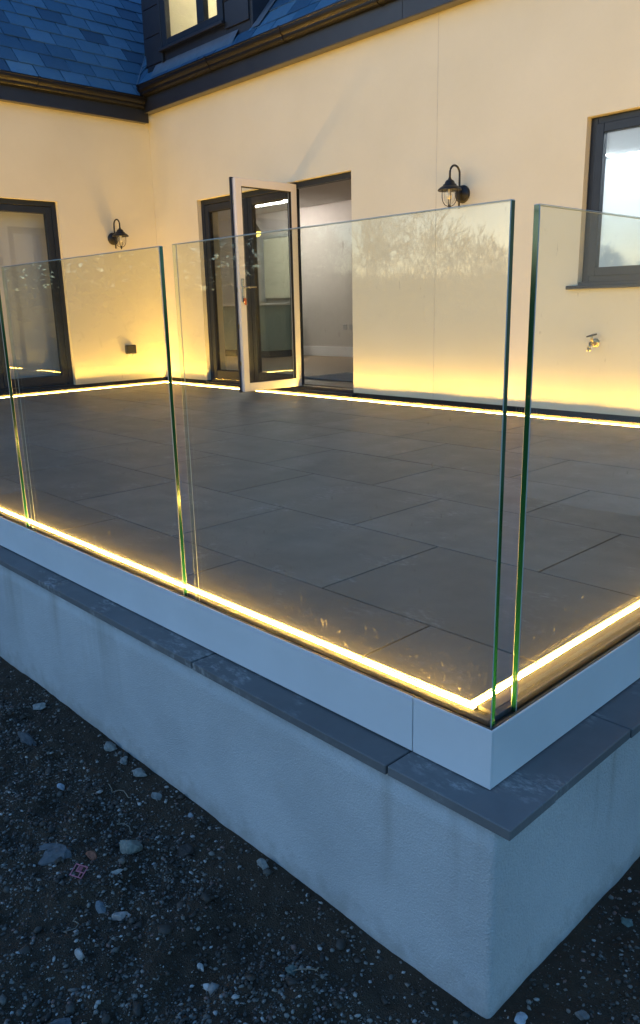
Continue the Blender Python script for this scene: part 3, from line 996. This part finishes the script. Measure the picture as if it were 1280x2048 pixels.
# ---- dormer
dorm = bpy.data.objects.new('dormer', None); col.objects.link(dorm); dorm.location = (-7.1, D, 3.75); attach(dorm, house)
YD = D + 0.005
blue = M['eaves']
def d_box(name, *a, bev=0.003, mat=None, parent=None): return box(name, *a, mat or blue, parent or dorm, bev)
d_box('cladding_panel', -8.09, -7.735, YD, YD + 0.05, 3.70, 5.3)
for k in range(5): d_box('cladding_board', -8.085, -7.745, YD - 0.014, YD - 0.0005, 3.77 + k * .3, 3.77 + k * .3 + 0.292)
d_box('cladding_panel', -6.505, -6.10, YD, YD + 0.05, 3.70, 5.3)
for k in range(5): d_box('cladding_board', -6.50, -6.105, YD - 0.022, YD - 0.0005, 3.80 + k * .26, 3.80 + k * .26 + 0.25)
d_box('cladding_panel', -7.735, -6.505, YD, YD + 0.05, 3.70, 3.90)
d_box('corner_post', -7.745, -7.70, YD - 0.035, YD - 0.0005, 3.75, 5.3)
d_box('cheek', -6.10, -6.06, YD + .001, 6.4, 3.72, 5.3)
d_box('cheek', -8.13, -8.09, YD + .001, 6.4, 3.9, 5.3)
d_box('dormer_roof', -8.35, -5.85, YD - 0.2, 6.6, 5.30, 5.42)
bm = bmesh.new(); frame_boxes(bm, 'x', -7.70, -6.52, 3.875, 5.25, YD - 0.03, YD + 0.04, 0.10, 0.09)
add_box(bm, -6.985, -6.855, YD - 0.031, YD + 0.039, 3.965, 5.15, 0.003)
dw = bm_obj('dormer_window', bm, M['anthracite'], dorm)
for (a, b) in ((-7.605, -6.98), (-6.86, -6.615)):
    box('pane', a, b, YD, YD + 0.014, 3.96, 5.155, M['window_glass'], dw)
d_box('window_sill', -7.73, -6.49, YD - 0.075, YD - 0.031, 3.845, 3.875)
apron = bm_obj
bm = bmesh.new()
zA = EZ + (D - 0.11 - EY) * TAN + 0.035; zB = EZ + (D - EY) * TAN + 0.035
quad(bm, [(-7.9, D - 0.09, zA), (-6.3, D - 0.09, zA), (-6.3, YD - .002, zB + .02), (-7.9, YD - .002, zB + .02)])
bm_obj('lead_apron', bm, lead, dorm)
bm = bmesh.new()
for s0 in (0.0,):
    quad(bm, [(-6.055, D - .03, EZ + (D - .03 - EY) * TAN + .035), (-5.93, D - .03, EZ + (D - .03 - EY) * TAN + .032), (-5.93, 6.0, EZ + (6.0 - EY) * TAN + .032), (-6.055, 6.0, EZ + (6.0 - EY) * TAN + .035)])
bm_obj('side_flashing', bm, lead, dorm)
# lit attic room behind the dormer window
attic = [(-8.08, -6.11, 6.3, 6.35, 3.72, 5.29), (-8.08, -8.03, YD + .06, 6.29, 3.72, 5.29), (-6.16, -6.11, YD + .06, 6.29, 3.72, 5.29), (-8.02, -6.17, YD + .06, 6.29, 5.20, 5.28), (-8.02, -6.17, YD + .06, 6.29, 3.70, 3.74)]
for a in attic: d_box('attic_lining', *a, bev=0.0, mat=M['cream'])

# ------------------------------------------------------------------ lamps and fittings on the walls
def lantern(loc, rz, label):
    """Outdoor wall lantern: local -y points out of the wall, origin on the wall at the plate centre."""
    e = empty('wall_lantern', loc, rz)
    tag(e, label, 'wall lantern', 'black wall lanterns')
    ay, ry = -0.185, -0.052
    bm = bmesh.new()
    lathe(bm, [(0.0, 0.0), (0.072, 0.0), (0.072, 0.012), (0.066, 0.022), (0.040, 0.030), (0.016, 0.040), (0.0, 0.042)], 28)
    bmesh.ops.rotate(bm, verts=bm.verts, cent=(0, 0, 0), matrix=Matrix.Rotation(math.pi / 2, 3, 'X'))
    bm_obj('back_plate', bm, M['black_metal'], e, True, True)
    bm = bmesh.new()
    pts = [(0, ry, -0.115), (0, ry, -0.05), (0, ry, 0.03), (0, ry, 0.13)]
    R = (ry - ay) / 2
    for k in range(1, 13):
        a = math.pi * k / 12
        pts.append((0, (ry + ay) / 2 + R * math.cos(a), 0.152 + R * 0.95 * math.sin(a)))
    pts.append((0, ay, 0.105))
    tube(bm, pts, 0.0088, 12)
    bm_obj('arm', bm, M['black_metal'], e, True, True)
    bm = bmesh.new()
    lathe(bm, [(0.0, 0.115), (0.012, 0.114), (0.014, 0.102), (0.030, 0.094), (0.040, 0.080), (0.044, 0.066), (0.055, 0.063), (0.056, 0.054), (0.075, 0.044), (0.094, 0.028), (0.100, 0.018), (0.097, 0.014), (0.070, 0.030), (0.050, 0.036), (0.0, 0.040)], 28, (0, ay, 0))
    bm_obj('hood', bm, M['black_metal'], e, True, True)
    bm = bmesh.new()
    prof = [(0.046, 0.036)] + [(0.0475 - 0.001 * (k % 2), 0.034 - 0.0065 * k) for k in range(9)] + [(0.046, -0.040), (0.042, -0.062), (0.030, -0.082), (0.014, -0.092), (0.0, -0.094)]
    lathe(bm, prof, 24, (0, ay, 0))
    bm_obj('glass_jar', bm, M['lamp_glass'], e, True, True)
    bm = bmesh.new()
    lathe(bm, [(0.0, 0.036), (0.014, 0.036), (0.014, 0.012), (0.012, 0.008), (0.020, -0.012), (0.024, -0.030), (0.018, -0.048), (0.0, -0.056)], 16, (0, ay, 0))
    bm_obj('bulb', bm, plain('pale_bulb', (0.75, 0.72, 0.64), 0.25), e, True, True)
    for k in range(4):
        a = math.pi / 4 + k * math.pi / 2 - rz * 0
        ca, sa = math.cos(a), math.sin(a)
        bm = bmesh.new()
        pp = [(0.062, 0.034), (0.062, 0.0), (0.061, -0.04), (0.054, -0.072), (0.038, -0.095), (0.016, -0.107), (0.004, -0.110)]
        tube(bm, [(ca * r, ay + sa * r, z) for r, z in pp], 0.0032, 8)
        bm_obj('cage_wire', bm, M['black_metal'], e, True, True)
    bm = bmesh.new()
    lathe(bm, [(0.0, -0.094), (0.013, -0.096), (0.013, -0.112), (0.008, -0.118), (0.008, -0.130), (0.0, -0.133)], 14, (0, ay, 0))
    bm_obj('finial', bm, M['black_metal'], e, True, True)
    return e
lantern((-3.367, D - 0.0005, 1.812), 0.0, 'black swan-neck lantern on the long wall beside the window')
lantern((XC + 0.0005, 3.802, 1.784), math.pi / 2, 'black swan-neck lantern on the left wing wall above the junction box')

jb = tag(empty('junction_box', (XC, 3.895, 0.40)), 'small black outdoor junction box low on the left wing wall', 'junction box')
box('back_box', XC + 0.0005, XC + 0.018, 3.830, 3.950, 0.405, 0.497, M['backplate'], jb, 0.004)
box('cover', XC + 0.0185, XC + 0.068, 3.826, 3.966, 0.395, 0.506, M['black_plastic'], jb, 0.007)
for y in (3.866, 3.928):
    bm = bmesh.new(); lathe(bm, [(0.0, -0.034), (0.010, -0.034), (0.014, -0.028), (0.016, -0.012), (0.016, -0.0005), (0.0, -0.0005)], 12, (XC + 0.043, y, 0.395))
    bm_obj('cable_gland', bm, M['white_upvc'], jb)

tp = tag(empty('garden_tap', (-2.085, D, 0.602)), 'small brass garden tap on the wall below the window', 'tap')
bm = bmesh.new(); lathe(bm, [(0.0, 0.0005), (0.032, 0.0005), (0.032, 0.008), (0.022, 0.014), (0.0, 0.015)], 20)
bmesh.ops.rotate(bm, verts=bm.verts, cent=(0, 0, 0), matrix=Matrix.Rotation(math.pi / 2, 3, 'X')); bmesh.ops.translate(bm, verts=bm.verts, vec=(-2.085, D, 0.602))
bm_obj('wall_flange', bm, M['brass'], tp, smooth=True)
bm = bmesh.new()
tube(bm, [(-2.085, D - .012, .602), (-2.085, D - .06, .602), (-2.085, D - .085, .597), (-2.085, D - .098, .578), (-2.085, D - .100, .555)], [.013, .013, .014, .013, .012], 12)
tube(bm, [(-2.085, D - .100, .566), (-2.085, D - .100, .545)], 0.0155, 12)
bm_obj('spout', bm, M['brass'], tp, smooth=True)
bm = bmesh.new(); tube(bm, [(-2.085, D - .062, .602), (-2.085, D - .068, .640), (-2.085, D - .072, .658)], [.013, .010, .007], 12)
bm_obj('stem', bm, M['brass'], tp, smooth=True)
bm = bmesh.new(); tube(bm, [(-2.120, D - .084, .650), (-2.085, D - .072, .660), (-2.050, D - .060, .670)], [.006, .008, .006], 10)
bm_obj('tap_handle', bm, M['black_metal'], tp, smooth=True)

# ------------------------------------------------------------------ things inside the rooms
ku = tag(empty('kitchen_unit', (-10.1, 7.9, 0.07)), 'sage green kitchen unit with pale worktop seen through the open door leaf', 'kitchen unit')
for k in range(2): box('cupboard_door', -11.30 + k * 0.75, -10.57 + k * 0.75, 7.58, 7.602, 0.20, 0.96, M['green_unit'], ku, 0.003)
box('carcass', -11.31, -9.81, 7.603, 8.2, 0.19, 0.97, M['green_unit'], ku)
box('kick_board', -11.30, -9.82, 7.64, 8.2, 0.0705, 0.189, M['joint'], ku)
box('worktop', -11.34, -9.78, 7.555, 8.22, 0.971, 1.005, M['worktop'], ku, 0.004)
rb = tag(empty('roller_blind', (-10.4, 8.46, 1.1)), 'cream roller blind on the kitchen back wall', 'blind')
box('blind_fabric', -10.85, -9.97, 8.455, 8.462, 1.10, 2.16, M['cream'], rb)
box('blind_frame', -10.95, -10.86, 8.45, 8.495, 1.04, 2.20, M['backplate'], rb, 0.003)
box('blind_frame', -10.859, -9.9, 8.45, 8.495, 2.165, 2.22, M['backplate'], rb, 0.003)
pl = tag(empty('pendant_lamp', (-8.69, 6.5, 2.0)), 'small amber glowing pendant lamp hanging in the kitchen', 'pendant lamp')
bm = bmesh.new(); lathe(bm, [(0.0, 0.16), (0.012, 0.16), (0.03, 0.10), (0.085, 0.02), (0.09, 0.0), (0.08, 0.004), (0.0, 0.05)], 20, (-8.69, 6.5, 2.03))
bm_obj('lamp_shade', bm, M['backplate'], pl, smooth=True)
bm = bmesh.new(); tube(bm, [(-8.69, 6.5, 2.18), (-8.69, 6.5, 2.619)], 0.004, 6); bm_obj('cord', bm, M['black_plastic'], pl)
bm = bmesh.new(); lathe(bm, [(0.0, 0.03), (0.07, 0.025), (0.088, 0.0), (0.085, -0.03), (0.06, -0.06), (0.0, -0.075)], 20, (-8.69, 6.5, 2.03))
bm_obj('globe', bm, M['pendant_glow'], pl, smooth=True)
def ceiling_loop(name, label, x0, x1, y0, y1, z, mat):
    bm = bmesh.new(); w = 0.02
    for a in ((x0, x1, y0, y0 + w), (x0, x1, y1 - w, y1), (x0, x0 + w, y0 + w, y1 - w), (x1 - w, x1, y0 + w, y1 - w)):
        add_box(bm, *a, z, z + 0.012)
    o = bm_obj(name, bm, mat); tag(o, label, 'ceiling light')
ceiling_loop('ceiling_light_loop', 'white light line under the kitchen ceiling seen in the open leaf', -10.1, -9.2, 6.9, 7.72, 2.604, M['led_white'])
ceiling_loop('ceiling_light_loop', 'cool white light line under the ceiling behind the right window', -4.05, 2.2, 6.2, 8.40, 2.604, M['led_cool'])
ab = tag(empty('attic_bulb', (-7.1, 5.6, 5.0)), 'warm ceiling bulb lighting the attic room behind the dormer window', 'bulb')
bm = bmesh.new(); lathe(bm, [(0.0, 0.06), (0.06, 0.05), (0.09, 0.0), (0.06, -0.05), (0.0, -0.07)], 16, (-7.1, 5.6, 5.05)); bm_obj('globe', bm, M['bulb'], ab, smooth=True)
bm = bmesh.new(); tube(bm, [(-7.1, 5.6, 5.10), (-7.1, 5.6, 5.199)], 0.012, 8); bm_obj('stem', bm, M['black_plastic'], ab)
# curtain in the wing room
bm = bmesh.new()
pts = [(-11.35 + 0.05 * math.sin(k * 0.9), 3.75 + k * 0.02) for k in range(40)]
for (a, b) in zip(pts, pts[1:]):
    quad(bm, [(a[0], a[1], 0.09), (b[0], b[1], 0.09), (b[0], b[1], 2.25), (a[0], a[1], 2.25)])
bmesh.ops.remove_doubles(bm, verts=bm.verts, dist=1e-5)
bmesh.ops.solidify(bm, geom=bm.faces[:], thickness=0.006)
cu = bm_obj('curtain', bm, M['curtain'], smooth=True); tag(cu, 'taupe pleated curtain inside behind the left wing door', 'curtain')
# dust sheet on the floor just inside the open door
bm = bmesh.new(); gxx = 16
vv = [[bm.verts.new((-6.35 + i * 0.09 + 0.03 * mnoise.noise(Vector((i, j, 0))), 5.15 + j * 0.08 + 0.03 * mnoise.noise(Vector((i, j, 5))), 0.078 + 0.018 * abs(mnoise.noise(Vector((i * .6, j * .6, 2)))))) for i in range(gxx)] for j in range(12)]
for j in range(11):
    for i in range(gxx - 1): bm.faces.new((vv[j][i], vv[j][i + 1], vv[j + 1][i + 1], vv[j + 1][i]))
bmesh.ops.solidify(bm, geom=bm.faces[:], thickness=0.003)
ds = bm_obj('dust_sheet', bm, plain('dust_sheet_cloth', (0.50, 0.52, 0.54), 0.8), smooth=True); tag(ds, 'crumpled pale dust sheet on the wooden floor inside the open door', 'dust sheet')

# ------------------------------------------------------------------ bare hedge of trees beyond the plot (seen in the glass)
def hedge():
    V, F = [], []
    def limb(p, d, L, r, depth):
        q = p
        segs = 2
        for s in range(segs):
            d = (d + Vector((random.gauss(0, .13), random.gauss(0, .13), random.gauss(0.03, .08)))).normalized()
            e = q + d * L / segs
            u = d.orthogonal().normalized(); w = d.cross(u); b = len(V)
            r2 = max(r * 0.82, 0.009)
            for (c, rr) in ((q, r), (e, r2)):
                for k in range(3):
                    a = k * 2.0944
                    V.append(c + (u * math.cos(a) + w * math.sin(a)) * rr)
            for k in range(3): F.append((b + k, b + (k + 1) % 3, b + 3 + (k + 1) % 3, b + 3 + k))
            q = e; r = r2
        if depth > 0:
            for k in range(3 if depth > 1 else 4):
                nd = (d + Vector((random.gauss(0, .5), random.gauss(0, .5), random.gauss(.12, .32)))).normalized()
                limb(q - d * L * random.uniform(0, .35), nd, L * random.uniform(.55, .85), r * .62, depth - 1)
    for k in range(170):
        ang = math.radians(-35 + 92 * (k + random.uniform(-.4, .4)) / 170)       # fan round the back of the plot
        dist = random.uniform(25, 30)
        p = Vector((0.85 - math.sin(ang) * dist, -1.3 - math.cos(ang) * dist, GZ + 1.0))
        left = min(1, max(0, (math.degrees(ang) - 27) / 18))
        H = random.uniform(0.45, 0.72) + 1.0 * left * random.uniform(.5, 1.3)
        limb(p, Vector((random.gauss(0, .1), random.gauss(0, .1), 1)).normalized(), H, 0.034, 4)
        for t in range(9):
            limb(p + Vector((random.uniform(-1.2, 1.2), random.uniform(-1.2, 1.2), 0)), Vector((random.gauss(0, .3), random.gauss(0, .3), 1)).normalized(), 0.46, 0.022, 3)
    # a dense fringe of fine upright twigs along the crest
    for k in range(26000):
        ang = math.radians(random.uniform(-35, 58)); d0 = random.uniform(25.4, 28.6)
        p = Vector((0.85 - math.sin(ang) * d0, -1.3 - math.cos(ang) * d0, GZ + 1.5 + random.uniform(0, .9)))
        clump = 0.55 + 0.75 * (0.5 + mnoise.noise(Vector((math.degrees(ang) * 0.9, d0 * 0.3, 9))))
        d = Vector((random.gauss(0, .45), random.gauss(0, .45), 1)).normalized()
        e = p + d * random.uniform(.3, .8) * clump
        u = Vector((math.cos(ang), -math.sin(ang), 0)) * random.uniform(.006, .013)
        b = len(V); V.extend([p - u, p + u, e + u * .4, e - u * .4]); F.append((b, b + 1, b + 2, b + 3))
    o = mesh_obj('bare_hedge', V, F, plain('bare_bark', (0.075, 0.058, 0.042), 0.9))
    tag(o, 'bare winter hedge and saplings reflected in the corner glass panel', 'hedge', kind='stuff')
    # hedge bank below the stems
    bv, bf = [], []
    n = 90
    prof = [(24.0, -0.1), (25.2, 0.9), (26.2, 1.95), (27.2, 2.35), (28.5, 2.15), (30.5, 0.7), (31.5, -0.1)]
    for k in range(n + 1):
        ang = math.radians(-40 + 130 * k / n)
        for j, (d, h) in enumerate(prof):
            w = 0.35 * mnoise.noise(Vector((k * 0.33, j * 0.8, 2.0)))
            bv.append((0.85 - math.sin(ang) * (d + w), -1.3 - math.cos(ang) * (d + w), GZ + h + (w if 0 < j < 6 else 0)))
    m_ = len(prof)
    for k in range(n):
        for j in range(m_ - 1): bf.append((k * m_ + j, k * m_ + j + 1, (k + 1) * m_ + j + 1, (k + 1) * m_ + j))
    tag(mesh_obj('earth_bank', bv, bf, plain('rough_bank', (0.070, 0.064, 0.045), 0.95, 0, 0.4, 3), smooth=True), 'low rough hedge bank behind the plot', 'bank', kind='structure')
    # dense evergreens on the left part of the boundary
    lv, lf_ = [], []
    for k in range(34):
        ang = math.radians(51.5 + 36 * (k + random.uniform(-.4, .4)) / 34)
        dist = random.uniform(25, 30); top = random.uniform(4.5, 6.5) * (0.75 if ang < math.radians(54) else 1.0)
        cx, cy_ = 0.85 - math.sin(ang) * dist, -1.3 - math.cos(ang) * dist
        for t in range(620):
            h = random.random() ** 0.8
            rr = (1.7 * (1 - h) ** 0.6 + 0.25) * math.sqrt(random.random())
            a = random.uniform(0, 6.283)
            c = Vector((cx + rr * math.cos(a), cy_ + rr * math.sin(a), GZ + 0.3 + h * top))
            u = Vector((random.gauss(0, 1), random.gauss(0, 1), random.gauss(0, 1))).normalized(); w = u.orthogonal().normalized()
            sz = random.uniform(.10, .24); i0 = len(lv)
            lv += [c - u * sz, c + w * sz * .5, c + u * sz, c - w * sz * .5]; lf_.append((i0, i0 + 1, i0 + 2, i0 + 3))
    tag(mesh_obj('evergreen_trees', lv, lf_, plain('evergreen_leaves', (0.045, 0.060, 0.032), 0.8, 0, 0.4, 4)), 'mass of dark evergreen trees beyond the plot seen only in the glass', 'trees', kind='stuff')
hedge()

# ------------------------------------------------------------------ loose stones
ico = bmesh.new(); bmesh.ops.create_icosphere(ico, subdivisions=1, radius=1.0)
IV = np.array([v.co[:] for v in ico.verts]); IF = np.array([[v.index for v in f.verts] for f in ico.faces]); ico.free()
def visible_ground(n):
    """Random spots on the soil beside the plinth."""
    pts = []
    while len(pts) < n:
        if random.random() < 0.86:
            x, y = random.uniform(-3.0, 0.35), random.uniform(-1.15, -0.082)
        else:
            x, y = random.uniform(0.075, 0.6), random.uniform(-0.4, 1.3)
        if x < 0.07 and y > -0.08: continue
        d = min(-0.074 - y if x < 0.07 else 9, x - 0.066 if y > -0.08 else 9)
        dens = 0.5 + 0.9 * mnoise.noise(Vector((x * 2.6, y * 2.6, 4))) + 0.25
        if d < 0.16: dens *= 0.35
        if random.random() > dens: continue
        pts.append((x, y))
    return pts
def pebbles(name, n, smin, smax, label, cat, clod=False):
    pts = visible_ground(n)
    V = np.zeros((n, len(IV), 3)); C = np.zeros((n, 3))
    for i, (x, y) in enumerate(pts):
        s = smin * (smax / smin) ** (random.random() ** 2.2)
        v = IV * (1 + rng.normal(0, .34 if clod else .18, (len(IV), 1)))
        sc3 = np.array([1, random.uniform(.5, .95), random.uniform(.25, .7)]) * s
        v = v * sc3
        a, t = random.uniform(0, 6.28), random.gauss(0, .4)
        Rz = np.array([[math.cos(a), -math.sin(a), 0], [math.sin(a), math.cos(a), 0], [0, 0, 1]])
        Rx = np.array([[1, 0, 0], [0, math.cos(t), -math.sin(t)], [0, math.sin(t), math.cos(t)]])
        V[i] = v @ Rx.T @ Rz.T + np.array([x, y, ground_h(x, y) + sc3[2] * random.uniform(.0, .6)])
        u = random.random()
        if clod: g = random.uniform(.018, .05); C[i] = (g * 1.25, g * .92, g * .66)
        elif u < .55: g = random.uniform(.03, .09); C[i] = (g * 1.15, g, g * .82)
        elif u < .86: g = random.uniform(.12, .30); C[i] = (g * 1.08, g, g * .88)
        elif u < .935: g = random.uniform(.32, .6); C[i] = (g, g * .97, g * .92)
        else: g = random.uniform(.1, .2); C[i] = (g * 1.4, g * .85, g * .7)
    nv = len(IV)
    F = (IF[None] + (np.arange(n) * nv)[:, None, None]).reshape(-1, 3)
    me = bpy.data.meshes.new(name)
    me.vertices.add(n * nv); me.vertices.foreach_set('co', V.reshape(-1))
    me.loops.add(F.size); me.loops.foreach_set('vertex_index', F.reshape(-1).astype(np.int32))
    me.polygons.add(len(F)); me.polygons.foreach_set('loop_start', np.arange(0, F.size, 3, dtype=np.int32)); me.polygons.foreach_set('loop_total', np.full(len(F), 3, dtype=np.int32))
    me.update(calc_edges=True)
    ca = me.color_attributes.new('tone', 'FLOAT_COLOR', 'POINT')
    ca.data.foreach_set('color', np.concatenate([np.repeat(C, nv, axis=0), np.ones((n * nv, 1))], axis=1).reshape(-1))
    me.materials.append(M['pebble'])
    o = bpy.data.objects.new(name, me); col.objects.link(o)
    tag(o, label, cat, kind='stuff')
pebbles('gravel', 60000, 0.0014, 0.0085, 'fine grey gravel and grit scattered over the dark soil', 'gravel')
pebbles('rubble_chips', 260, 0.008, 0.018, 'larger stone chips scattered over the dark soil', 'stone chips')

pebbles('soil_clods', 1600, 0.005, 0.019, 'crumbly dark soil clods between the gravel', 'soil clods', True)

# single stones, each one its own thing
def rock(name, x, y, size, colr, label, seed, cat='stone', sub=3, sink=0.35, rz=0.0, rough=0.22):
    bm = bmesh.new(); bmesh.ops.create_icosphere(bm, subdivisions=sub, radius=1.0)
    r0 = random.Random(seed); off = Vector((r0.uniform(0, 50), r0.uniform(0, 50), r0.uniform(0, 50)))
    planes = [(Vector((r0.gauss(0, 1), r0.gauss(0, 1), r0.gauss(0, .7))).normalized(), r0.uniform(.50, .85)) for _ in range(11)]
    for v in bm.verts:
        p = v.co.copy()
        for nrm, dd in planes:
            t = p.dot(nrm)
            if t > dd: p -= nrm * (t - dd) * 0.95
        p *= 1 + rough * mnoise.noise(p * 1.6 + off) + 0.06 * mnoise.noise(p * 6 + off)
        v.co = Vector((p.x * size[0], p.y * size[1], p.z * size[2]))
    o = bm_obj(name, bm, rockmat(name + '_mat', colr))
    o.location = (x, y, ground_h(x, y) + size[2] * (1 - 2 * sink) * 0.9)
    o.rotation_euler = (r0.gauss(0, .15), r0.gauss(0, .15), rz)
    tag(o, label, cat, 'single stones lying on the soil')
    return o
G = (0.20, 0.205, 0.19)
rock('stone', -1.05, -0.345, (.042, .036, .040), (.22, .23, .20), 'rounded grey-green stone, the biggest standing proud of the soil', 1)
rock('stone', -1.20, -0.53, (.075, .042, .018), (.12, .13, .14), 'broad flat slate-grey stone half sunk left of the rounded stone', 2, rz=0.7)
rock('stone', -2.12, -0.165, (.05, .028, .012), (.34, .34, .32), 'pale flat stone at the upper left of the soil', 3, rz=.2)
rock('stone', -1.90, -0.31, (.065, .028, .018), (.10, .105, .11), 'dark elongated stone near the left edge of the soil', 4, rz=.1)
rock('concrete_lump', -1.61, -0.105, (.034, .022, .016), (.26, .26, .24), 'crumbled mortar lump against the plinth, uppermost of three', 5)
rock('concrete_lump', -1.50, -0.115, (.026, .020, .016), (.27, .27, .26), 'crumbled mortar lump against the plinth, middle of three', 6)
rock('concrete_lump', -1.39, -0.118, (.042, .024, .016), (.32, .32, .30), 'crumbled mortar lump against the plinth, lowest of three', 7, rz=.5)
rock('concrete_lump', -0.70, -0.112, (.030, .016, .013), (.30, .30, .28), 'pale mortar crumb against the plinth between the wall corner and the lumps', 8)
rock('brick_shard', -1.10, -0.455, (.026, .018, .010), (.32, .12, .07), 'reddish triangular brick shard beside the rounded stone', 9, cat='brick shard', sub=2)
rock('stone', -0.84, -0.505, (.030, .014, .012), (.42, .36, .33), 'pinkish pale flake below the rounded stone', 10, rz=1.2)
rock('stone', -0.905, -0.53, (.026, .018, .012), (.17, .20, .22), 'blue-grey stone beside the pinkish pale flake', 11)
rock('stone', -0.78, -0.655, (.020, .014, .018), (.45, .42, .40), 'pale pointed stone standing in the lower left of the soil', 12, sub=2)
rock('stone', -0.54, -0.45, (.018, .011, .010), (.45, .44, .42), 'upper of two pale chips in the lower middle of the soil', 13, sub=2)
rock('stone', -0.485, -0.465, (.020, .012, .008), (.48, .46, .44), 'lower of two pale chips in the lower middle of the soil', 14, sub=2)
rock('stone', -1.055, -0.125, (.013, .011, .010), (.30, .33, .36), 'small blue-grey cube-like stone near the foot of the plinth', 15, sub=2)
rock('stone', -1.525, -0.35, (.020, .014, .009), (.40, .46, .52), 'small pale blue chip on the left of the soil', 16, sub=2)
rock('stone', -0.655, -0.775, (.045, .022, .010), (.14, .15, .16), 'flat dark slate piece at the bottom left corner', 17, rz=.6)
rock('soil_clod', -0.925, -0.235, (.034, .026, .022), (.045, .035, .03), 'dark lumpy soil clod right of the rounded stone', 18, cat='soil clod')
rock('stone', 0.118, -0.02, (.022, .016, .012), (.45, .52, .58), 'crumbly pale blue lump at the plinth corner, bottom right', 19)
rock('stone', 0.21, 0.09, (.022, .016, .012), (.17, .18, .18), 'grey flake on the soil right of the plinth corner', 20)
rock('stone', 0.155, 0.43, (.022, .012, .014), (.18, .24, .22), 'greenish stone at the right edge of the soil', 21)
rock('stone', -1.22, -0.15, (.028, .016, .008), (.24, .25, .24), 'thin pale mortar flake below the three mortar lumps', 22)
rock('stone', -0.36, -0.30, (.022, .016, .012), (.13, .17, .15), 'dull green stone on the soil toward the plinth corner', 23)
rock('stone', -0.98, -0.44, (.026, .010, .008), (.45, .43, .39), 'pale sliver of stone just below the brick shard', 24, sub=2, rz=.9)
# scrap of pink plastic mesh
pm = tag(empty('plastic_scrap', (-1.054, -0.518, ground_h(-1.054, -0.518) + 0.012)), 'scrap of pink plastic grid lying on the soil', 'plastic scrap')
pm.rotation_euler = (0.35, 0.1, 0.5)
pm.scale = (0.72, 0.72, 0.72)
bm = bmesh.new()
for (a, b, c, d) in ((-.028, .028, -.026, -.0225), (-.028, .028, .0225, .026), (-.028, -.0245, -.022, .022), (.0245, .028, -.022, .022), (-.012, .024, -.004, -.0005), (-.012, -.0085, 0.0, .022), (.010, .0135, -.022, -.0045)):
    add_box(bm, a, b, c, d, 0, 0.004)
bm_obj('grid', bm, plain('pink_plastic', (0.50, 0.16, 0.20), 0.5), pm, True)
bm = bmesh.new()
for (a, b, c, d) in ((-.008, .009, .000, .021),):
    add_box(bm, a, b, c, d, 0.0, 0.002)
bm_obj('web', bm, plain('dark_pink_plastic', (0.28, 0.07, 0.09), 0.5), pm, True)
# dry stalks and roots
for k, (x, y, L, a) in enumerate(((-1.35, -0.22, .12, .3), (-1.18, -0.30, .10, .1), (-0.33, -0.28, .09, .8), (-0.9, -0.62, .07, 2.0), (0.20, 0.45, .10, 2.2))):
    lab = ('thin dry root on the soil left of the mortar flake', 'thin dry root above the rounded stone', 'pale curled root fibre on the soil near the plinth corner', 'dry stalk at the lower left of the soil', 'dry straw beside the greenish stone on the right')[k]
    bm = bmesh.new()
    pts = []
    for i in range(9):
        t = (i / 8 - .5) * L
        px = x + t * math.cos(a) + 0.012 * math.sin(i * 1.1 + k); py = y + t * math.sin(a) + 0.010 * math.cos(i * 1.3)
        pts.append((px, py, ground_h(px, py) + 0.006))
    tube(bm, pts, 0.0016, 6)
    tag(bm_obj('dry_root', bm, plain('dry_root_mat', (0.24, 0.20, 0.15), 0.8)), lab, 'root', 'dry roots on the soil')
